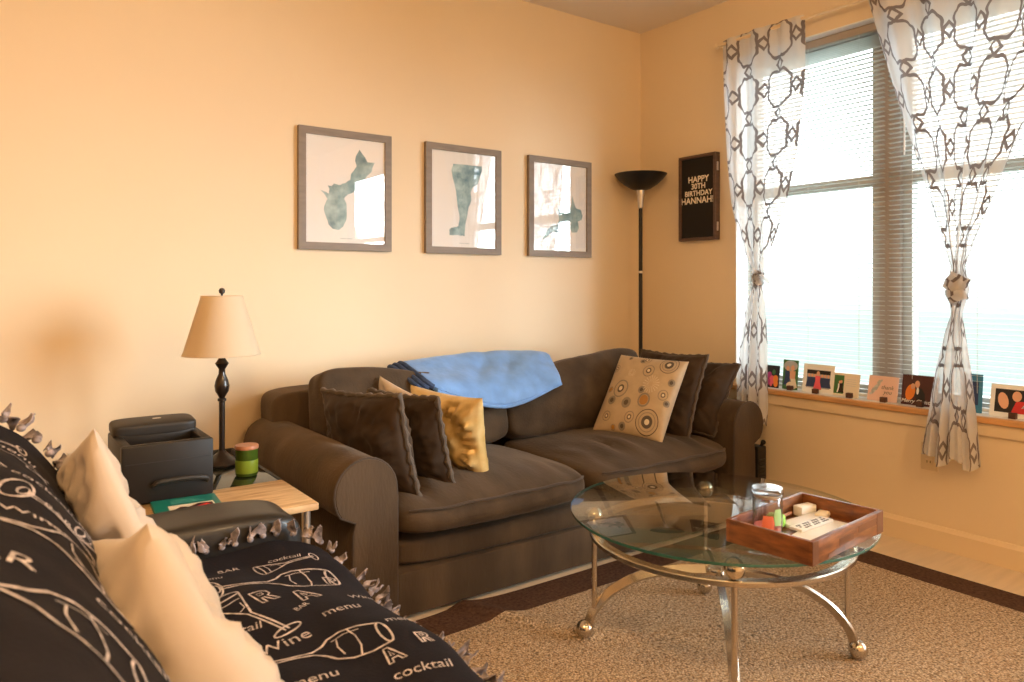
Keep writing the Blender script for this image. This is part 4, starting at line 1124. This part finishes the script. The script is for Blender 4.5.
# ------------------------------------------------------------------ table lamp
LX, LYY = .716, 2.79
tl = thing('table_lamp', 'dark turned bronze table lamp with cream empire shade', 'lamp', (LX, LYY, TZ))
bm = bmesh.new(); lathe(bm, [(0, TZ), (.062, TZ), (.064, TZ+.006), (.060, TZ+.012), (.045, TZ+.022), (.034, TZ+.03), (.018, TZ+.042), (.0125, TZ+.05)], (LX, LYY, 0), 8); link('base', bm, m_bronze, tl)
bm = bmesh.new(); lathe(bm, [(.0105, TZ+.045), (.0105, .728), (.015, .730), (.015, .738), (.010, .742), (.014, .750), (.023, .765), (.026, .785), (.022, .805), (.012, .828), (.011, .845), (.019, .858), (.024, .866), (.018, .874), (.011, .885), (.010, .905)], (LX, LYY, 0), 28); link('column', bm, m_bronze, tl)
bm = bmesh.new(); lathe(bm, [(.012, .905), (.015, .91), (.015, .955), (.010, .96)], (LX, LYY, 0), 16); lathe(bm, [(.008, .96), (.026, .985), (.030, 1.01), (.022, 1.035), (.0, 1.045)], (LX, LYY, 0), 20, mi=1); link('bulb_socket', bm, [m_silver, m_white], tl)
bm = bmesh.new()
tube(bm, [(LX, LYY-.018, .93), (LX, LYY-.045, .98), (LX, LYY-.04, 1.06), (LX, LYY, 1.112)], .0018, 6); tube(bm, [(LX, LYY+.018, .93), (LX, LYY+.045, .98), (LX, LYY+.04, 1.06), (LX, LYY, 1.112)], .0018, 6)
for k in range(3): tube(bm, [(LX, LYY, 1.110), (LX+.069*math.cos(k*2.09), LYY+.069*math.sin(k*2.09), 1.108)], .0015, 6)
link('harp', bm, m_silver, tl)
bm = bmesh.new(); lathe(bm, [(.134, .897), (.0705, 1.112), (.0685, 1.112), (.132, .897), (.134, .897)], (LX, LYY, 0), 64, cap=False); sh = link('lamp_shade', bm, m_shade, tl)
for r, z in ((.1345, .8985), (.0710, 1.1105)):
    bm = bmesh.new(); tube(bm, [(LX+r*math.cos(2*PI*k/60), LYY+r*math.sin(2*PI*k/60), z) for k in range(60)], .0018, 6, True); link('shade_trim', bm, m_shade, sh)
bm = bmesh.new(); lathe(bm, [(.004, 1.112), (.004, 1.118), (.010, 1.122), (.0115, 1.130), (.008, 1.138), (.0, 1.141)], (LX, LYY, 0), 18); link('finial', bm, m_bronze, tl)

# ------------------------------------------------------------------ green candle
cx_, cy_ = .745, 2.585
cg = thing('candle', 'green glass candle with brown lid on the end table', 'candle', (cx_, cy_, TZ))
bm = bmesh.new(); lathe(bm, [(0, TZ), (.034, TZ), (.036, TZ+.004), (.037, TZ+.092), (.0345, TZ+.092), (.033, TZ+.07), (0, TZ+.07)], (cx_, cy_, 0), 36); link('glass_cup', bm, m_greenglass, cg)
bm = bmesh.new(); lathe(bm, [(.0368, TZ+.010), (.0372, TZ+.012), (.0374, TZ+.052), (.0368, TZ+.054)], (cx_, cy_, 0), 36, cap=False); link('wax', bm, m_greenwax, cg)
bm = bmesh.new(); lathe(bm, [(0, TZ+.090), (.038, TZ+.090), (.039, TZ+.093), (.039, TZ+.100), (.037, TZ+.103), (0, TZ+.103)], (cx_, cy_, 0), 36); link('lid', bm, m_copper, cg)

# ------------------------------------------------------------------ glass coffee table
TX, TY, TR = 1.88, 1.50, .460
ct = thing('coffee_table', 'round glass coffee table with nickel ball-foot legs', 'table', (TX, TY, 0))
bm = bmesh.new(); lathe(bm, [(0, .436), (TR-.004, .436), (TR-.0005, .4375)], (TX, TY, 0), 96, cap=False); lathe(bm, [(TR-.0005, .4375), (TR, .439), (TR, .444), (TR-.0005, .4455)], (TX, TY, 0), 96, mi=1, cap=False); lathe(bm, [(TR-.0005, .4455), (TR-.004, .447), (0, .447)], (TX, TY, 0), 96, cap=False)
link('glass_top', bm, [m_tglass, m_edge], ct)
bm = bmesh.new(); ri, ro, z0, z1 = .372, .400, .360, .377
lathe(bm, [(ri, z0), (ro-.003, z0), (ro, z0+.003), (ro, z1-.003), (ro-.003, z1), (ri, z1), (ri, z0)], (TX, TY, 0), 90, cap=False); link('ring', bm, m_chrome, ct)
for k in range(4):
    a = R_(45+90*k); d = Vector((math.cos(a), math.sin(a), 0)); c = Vector((TX, TY, 0))
    gz = lambda p: rug_z(p.x, p.y)
    fb = c+d*.422; g0 = gz(fb)+.0
    path = spline([c+d*.405+Vector((0, 0, .058)), c+d*.385+Vector((0, 0, .105)), c+d*.33+Vector((0, 0, .168)), c+d*.24+Vector((0, 0, .222)), c+d*.13+Vector((0, 0, .248)), c+d*.018+Vector((0, 0, .256))], 8)
    bm = bmesh.new(); tube(bm, path, .01, 4, w=.030, h=.012); bmesh.ops.bevel(bm, geom=bm.edges[:], offset=.0015, segments=1, affect='EDGES'); lg = link('leg', bm, m_chrome, ct)
    bm = bmesh.new(); ball(bm, fb+Vector((-d.x*.006, -d.y*.006, .034+.006)), .0285); link('ball_foot', bm, m_chrome, lg)
    bm = bmesh.new(); p = c+d*.385; tube(bm, [p+Vector((0, 0, .112)), p+Vector((0, 0, .362))], .0085, 16); link('rod', bm, m_chrome, lg)
    bm = bmesh.new(); ball(bm, p+Vector((0, 0, .4065)), .0290); link('glass_support_ball', bm, m_ball, lg)
bm = bmesh.new(); lathe(bm, [(0, .244), (.035, .244), (.038, .25), (.038, .262), (.035, .268), (0, .268)], (TX, TY, 0), 30); link('hub', bm, m_chrome, ct)

# ------------------------------------------------------------------ wooden tray
GZ = .447
tc0, tc1, tc2, tc3 = Vector((1.664, 1.300, 0)), Vector((2.065, 1.325, 0)), Vector((2.088, 1.090, 0)), Vector((1.678, 1.048, 0))
ax = ((tc1-tc0)+(tc2-tc3)).normalized(); rot = math.atan2(ax.y, ax.x); cen = (tc0+tc1+tc2+tc3)/4
tw, tdp, th_ = .405, .248, .062
tr = thing('serving_tray', 'square-cornered acacia wood tray on the glass coffee table', 'tray', (cen.x, cen.y, GZ), rot)
MT = Matrix.Translation((cen.x, cen.y, GZ)) @ Matrix.Rotation(rot, 4, 'Z')
def tbx(name, lo, hi, m, par, bev=.0015): 
    bm = bmesh.new(); box(bm, lo, hi, bev, M=MT); return link(name, bm, m, par)
a, b = tw/2, tdp/2
tbx('bottom', (-a+.01, -b+.01, .002), (a-.01, b-.01, .010), m_acacia, tr)
for nm, lo, hi in (('side', (-a, -b, 0), (a, -b+.012, th_)), ('side', (-a, b-.012, 0), (a, b, th_)), ('side', (-a, -b+.012, 0), (-a+.012, b-.012, th_)), ('side', (a-.012, -b+.012, 0), (a, b-.012, th_))):
    tbx(nm, lo, hi, m_acacia, tr)
for x0_, x1_, z0_, z1_ in ((-a, -a+.03, 0, th_), (-.06, .02, .02, .04), (.05, .16, .03, .05), (a-.04, a, 0, th_), (-.12, -.03, .005, .016)):
    tbx('inlay_stave', (x0_, -b-.0006, z0_+.0006), (x1_, -b+.001, z1_-.0006), m_acacia2, tr, 0)
bm = bmesh.new()
# candle jar
jl = Vector((-.088, .066, 0))
J = MT @ jl
jr = thing('candle_jar', 'lidded clear glass jar with pink candle wax in the tray', 'jar', (J.x, J.y, GZ+.010))
JZ = GZ+.010
bm = bmesh.new(); lathe(bm, [(0, JZ+.0), (.036, JZ+.0), (.040, JZ+.004), (.040, JZ+.105), (.036, JZ+.112), (.034, JZ+.112), (.037, JZ+.104), (.037, JZ+.006), (0, JZ+.005)], (J.x, J.y, 0), 40, cap=False); link('glass_body', bm, m_jar, jr)
bm = bmesh.new(); lathe(bm, [(0, JZ+.006), (.036, JZ+.006), (.036, JZ+.026), (0, JZ+.024)], (J.x, J.y, 0), 32); link('wax', bm, m_wax, jr)
bm = bmesh.new(); lathe(bm, [(0, JZ+.112), (.038, JZ+.112), (.042, JZ+.115), (.043, JZ+.124), (.040, JZ+.130), (.0, JZ+.132)], (J.x, J.y, 0), 40); link('lid', bm, m_jar, jr)
bm = bmesh.new(); lathe(bm, [(.0365, JZ+.104), (.039, JZ+.106), (.039, JZ+.111), (.0365, JZ+.113)], (J.x, J.y, 0), 40, cap=False); link('lid_band', bm, m_silver, jr)
bm = bmesh.new()
for a0, a1, z0_, z1_, mi in ((180, 226, .010, .060, 0), (226, 262, .034, .078, 1)):
    vs = []
    n_ = 10
    for k in range(n_+1):
        q = R_(a0+(a1-a0)*k/n_)+R_(15); ww = min(1, (math.sin(PI*k/n_)*6+.3))
        vs.append((bm.verts.new((J.x+.0402*math.cos(q), J.y+.0402*math.sin(q), JZ+(z0_+z1_)/2-(z1_-z0_)/2*ww-.0005)), bm.verts.new((J.x+.0402*math.cos(q), J.y+.0402*math.sin(q), JZ+(z0_+z1_)/2+(z1_-z0_)/2*ww+.0005))))
    for p_, q_ in zip(vs, vs[1:]): f = bm.faces.new((p_[0], q_[0], q_[1], p_[1])); f.material_index = mi
link('printed_label', bm, [mat('coral_label', (.80, .22, .14), .5), mat('leaf_label', (.35, .55, .22), .5), m_cream], jr)
# things in the tray
def flatbox(name, label, cat, c, w, d, h, rz, m, z, bev=.001, deco=None):
    Mx = MT @ Matrix.Translation((c[0], c[1], z-GZ)) @ Matrix.Rotation(rz, 4, 'Z'); loc = Mx.translation
    bm = bmesh.new(); box(bm, (-w/2, -d/2, 0), (w/2, d/2, h), bev, M=Mx); ms = [m]
    if deco: ms += deco(bm, Mx, h)
    return single(name, bm, ms, label, cat, loc=loc)
BZ = GZ+.0102
def barcode(bm, Mx, h):
    for i in range(12):
        for j in range(3):
            if (i*7+j*5) % 4 == 0: continue
            poly(bm, [(-.066+i*.011, -.018+j*.011), (-.058+i*.011, -.018+j*.011), (-.058+i*.011, -.011+j*.011), (-.066+i*.011, -.011+j*.011)], Mx, 1, h+.0003)
    return [m_dark]
flatbox('envelope', 'white envelope lying flat in the tray nearest the front edge', 'envelope', (.045, -.038), .22, .115, .006, .10, m_white, BZ)
flatbox('card_box', 'slim black and white patterned box in the tray', 'box', (.055, .012), .16, .040, .008, -.06, m_white, BZ+.0065, deco=barcode)
flatbox('folded_leaflet', 'grey folded leaflet behind the patterned box in the tray', 'paper', (.085, .052), .17, .044, .010, -.12, m_floral, BZ)
flatbox('notepad', 'white notepad at the back right of the tray', 'notepad', (.155, .085), .066, .034, .030, -.2, m_white, BZ, .004)
flatbox('small_box', 'small cream rounded box beside the notepad in the tray', 'box', (.165, .035), .050, .034, .018, .2, m_cream, BZ, .006)
bm = bmesh.new(); q = MT @ Vector((-.020, .080, 0)); softbox(bm, (.020, .026, .019), Matrix.Translation((q.x, q.y, BZ+.021)) @ Matrix.Rotation(.4, 4, 'Z'), p=3.5, n=10)
single('lime_box', bm, m_limeg, 'small lime green container behind the candle jar in the tray', 'container', loc=(q.x, q.y, BZ))
bm = bmesh.new(); q0 = MT @ Vector((.012, .102, .020)); q1 = MT @ Vector((.115, .104, .020)); tube(bm, [q0, q0.lerp(q1, .9), q1], [.005, .005, .0015], 10); single('pen', bm, m_copper, 'brown pen lying along the back side of the tray', 'pen', loc=tuple(q0))

# ------------------------------------------------------------------ cards and photographs on the window sill
SZ = .604
def card(name, label, cat, ya, yb, zb, zt_, x, lean, paint, block_y=None, blab=None, rz=0):
    w = ya-yb; h = zt_-zb
    t_ = thing(name, label, cat, (x, (ya+yb)/2, SZ), group='cards and photos on the window sill')
    # local: x right (= -y world), y up, z toward the room (-x world), leaning back
    ln = R_(lean)
    M = Matrix(((0, math.sin(ln), -math.cos(ln), x), (-1, 0, 0, (ya+yb)/2), (0, math.cos(ln), math.sin(ln), SZ+.0015), (0, 0, 0, 1)))
    M = Matrix.Translation((x, (ya+yb)/2, 0)) @ Matrix.Rotation(rz, 4, 'Z') @ Matrix.Translation((-x, -(ya+yb)/2, 0)) @ M
    bm = bmesh.new(); box(bm, (-w/2, 0, -.0012), (w/2, h, 0), 0, M=M); ms = paint(bm, M, w, h)
    link('print', bm, ms, t_, False)
    if block_y is not None:
        bm = bmesh.new(); box(bm, (x-.026, block_y-.013, SZ), (x-.003, block_y+.013, SZ+.024), .001)
        single('card_holder', bm, m_block, blab, 'card holder', 'wooden card blocks on the window sill', loc=(x-.014, block_y, SZ))
def p1(bm, M, w, h):
    for k, (cx, cy, r, mi) in enumerate(((-.2, .55, .16, 1), (.0, .35, .2, 2), (.25, .4, .18, 3), (-.25, .25, .14, 1), (.1, .7, .12, 4), (.28, .2, .16, 3), (-.05, .15, .1, 2))): poly(bm, ell(cx*w, cy*h, r*w, r*h), M, mi, .0003+k*.0001)
    return [m_dark, m_magenta, m_pink, m_orange, m_green]
def person(bm, M, cx, cy, s, skin, top, low, z=.0004):
    poly(bm, [(cx-s*.30, cy), (cx-s*.18, cy+s*.55), (cx+s*.18, cy+s*.55), (cx+s*.34, cy)], M, low, z)
    poly(bm, [(cx-s*.17, cy+s*.5), (cx-s*.20, cy+s*.95), (cx+s*.20, cy+s*.95), (cx+s*.17, cy+s*.5)], M, top, z+.0001)
    poly(bm, ell(cx, cy+s*1.12, s*.13, s*.17, 12), M, skin, z+.0002)
def p2(bm, M, w, h):
    poly(bm, ell(0, h*.8, w*.46, h*.18), M, 5, .0002)
    person(bm, M, -.18*w, .15*h, .5*h, 1, 2, 2); person(bm, M, .14*w, .08*h, .58*h, 1, 1, 3); poly(bm, ell(.1*w, .14*h, .34*w, .13*h), M, 3, .0008)
    return [m_green, m_skin, m_navy, m_cream, m_dark, m_lav]
def p3(bm, M, w, h):
    poly(bm, [(-.38*w, .16*h), (.38*w, .16*h), (.38*w, .80*h), (-.38*w, .80*h)], M, 1, .0002)
    poly(bm, [(-.38*w, .66*h), (.38*w, .66*h), (.38*w, .80*h), (-.38*w, .80*h)], M, 2, .0003)
    for k in range(3): person(bm, M, (-.30+.10*k)*w, .20*h, .36*h, 3, 4, 4, .0005+.0001*k)
    for k in range(3): person(bm, M, (.12+.10*k)*w, .20*h, .36*h, 3, 4, 4, .0005+.0001*k)
    person(bm, M, -.01*w, .12*h, .50*h, 3, 5, 5, .0012)
    return [m_white, m_lav, m_dark, m_skin, m_navy, m_pink]
def p4(bm, M, w, h):
    poly(bm, [(-.48*w, .1*h), (-.10*w, .1*h), (-.10*w, .9*h), (-.48*w, .9*h)], M, 1, .0003); person(bm, M, -.26*w, .15*h, .40*h, 2, 3, 3); person(bm, M, -.20*w, .15*h, .42*h, 2, 4, 4, .0008)
    for k in range(4): poly(bm, [(0, (.74-.09*k)*h), (.36*w, (.74-.09*k)*h), (.36*w, (.755-.09*k)*h), (0, (.755-.09*k)*h)], M, 5, .0003)
    return [m_cream, m_green, m_skin, m_white, m_dark, m_ink]
def p5(bm, M, w, h):
    for k in range(9):
        a = k*.5; poly(bm, ell((-.36+.03*k)*w, (.30+.055*k)*h+.004*math.sin(k), .11*w, .05*h, 12, .6+.9*(k % 2)), M, 1 if k % 3 else 2, .0003+.0001*k)
    add_text(bm, 'thank', h*.22, M @ Matrix.Translation((.16*w, .55*h, .0012)), 3, .0004, shear=.3); add_text(bm, 'you', h*.22, M @ Matrix.Translation((.18*w, .36*h, .0012)), 3, .0004, shear=.3)
    return [m_blush, m_lav, m_ink, m_frame]
def p6(bm, M, w, h):
    poly(bm, ell(-.26*w, .42*h, .13*w, .27*h, 14, -.2), M, 2, .0003); poly(bm, ell(-.20*w, .62*h, .06*w, .10*h, 12), M, 3, .0005); poly(bm, ell(-.08*w, .70*h, .07*w, .12*h, 12), M, 3, .0006)
    poly(bm, [(-.10*w, .56*h), (.04*w, .58*h), (.14*w, .40*h), (.16*w, .12*h), (-.06*w, .12*h), (-.14*w, .35*h)], M, 1, .0004); poly(bm, ell(-.06*w, .48*h, .035*w, .12*h, 10), M, 4, .0007)
    add_text(bm, 'Merry Christmas', h*.17, M @ Matrix.Translation((.02*w, .13*h, .001)), 4, .0003, shear=.3)
    return [m_maroon, m_dark, m_orange, m_skin, m_white]
def p7(bm, M, w, h):
    poly(bm, [(-.40*w, .14*h), (.46*w, .14*h), (.46*w, .86*h), (-.40*w, .86*h)], M, 1, .0002)
    poly(bm, ell(-.22*w, .50*h, .11*w, .26*h, 14, .25), M, 2, .0004); poly(bm, ell(.06*w, .66*h, .10*w, .16*h, 14), M, 2, .0005)
    poly(bm, [(-.05*w, .14*h), (.05*w, .50*h), (.20*w, .52*h), (.42*w, .46*h), (.44*w, .14*h)], M, 3, .0006); poly(bm, [(.16*w, .30*h), (.30*w, .60*h), (.44*w, .70*h), (.42*w, .44*h)], M, 4, .0007)
    return [m_white, m_dark, m_skin, m_red, m_lav]
def p8(bm, M, w, h):
    poly(bm, [(-.3*w, .2*h), (.3*w, .2*h), (.3*w, .8*h), (-.3*w, .8*h)], M, 1, .0003); return [mat('blue_card', (.05, .22, .38), .6), m_navy]
CX = 3.44
card('photo_card', 'small photo of colourful flowers by the left curtain', 'photo', 2.425, 2.340, .604, .722, CX-.01, 8, p1)
card('photo_card', 'upright photo of a couple outdoors on the window sill', 'photo', 2.325, 2.236, .604, .758, CX, 6, p2, 2.268, 'dark wood block before the upright couple photo')
card('photo_card', 'white bordered group photo with a figure in coral on the sill', 'photo', 2.210, 2.040, .604, .748, CX, 10, p3, 2.125, 'dark wood block before the group photo')
card('photo_card', 'cream card with a small green wedding photo on its left', 'card', 2.040, 1.907, .604, .717, CX, 10, p4, 1.945, 'dark wood block before the cream card')
card('greeting_card', 'blush thank-you card with grey leaves on the sill', 'card', 1.865, 1.724, .604, .722, CX, 12, p5, 1.778, 'dark wood block before the blush card')
card('greeting_card', 'dark red photo card of an embracing couple beside the wide curtain', 'card', 1.706, 1.545, .604, .742, CX, 10, p6, 1.613, 'dark wood block before the dark red card')
card('photo_card', 'white bordered photo of people in red at the right end of the sill', 'photo', 1.340, 1.165, .604, .738, CX, 12, p7, 1.246, 'dark wood block at the right end of the sill')
card('greeting_card', 'small blue card half hidden behind the wide curtain tail', 'card', 1.452, 1.372, .604, .768, CX+.012, 6, p8)

# ------------------------------------------------------------------ outlet, black case
ot = thing('wall_outlet', 'beige double wall outlet behind the curtain tail', 'outlet', (WX, 1.56, .395))
bm = bmesh.new(); box(bm, (WX-.006, 1.525, .335), (WX, 1.595, .455), .002); link('cover_plate', bm, m_outlet, ot)
for z in (.372, .418):
    bm = bmesh.new(); box(bm, (WX-.009, 1.545, z-.013), (WX-.005, 1.575, z+.013), .002); box(bm, (WX-.0095, 1.552, z-.004), (WX-.0088, 1.5545, z+.006), 0, 1); box(bm, (WX-.0095, 1.5655, z-.004), (WX-.0088, 1.568, z+.006), 0, 1); link('socket', bm, [m_outlet, m_dark], ot)
kx0, kx1, ky0, ky1, kz = 3.178, 3.25, 2.285, 2.46, .335
bc = thing('storage_case', 'slim black ribbed case on the floor behind the right sofa arm', 'case', ((kx0+kx1)/2, (ky0+ky1)/2, 0))
bm = bmesh.new(); box(bm, (kx0, ky0, .0), (kx1, ky1, kz), .008); link('cabinet', bm, m_black, bc)
bm = bmesh.new()
for k in range(14): box(bm, (kx0+.01, ky0-.004, .03+k*.018), (kx1-.01, ky0+.001, .038+k*.018), .001)
link('ribbed_grille', bm, m_grey, bc)
bm = bmesh.new(); tube(bm, [(kx1-.02, ky0+.02, kz-.004), (kx1-.015, ky0+.015, kz+.012)], .008, 12); ball(bm, (kx1-.012, ky0+.012, kz+.016), .013); link('knob', bm, m_black, bc)
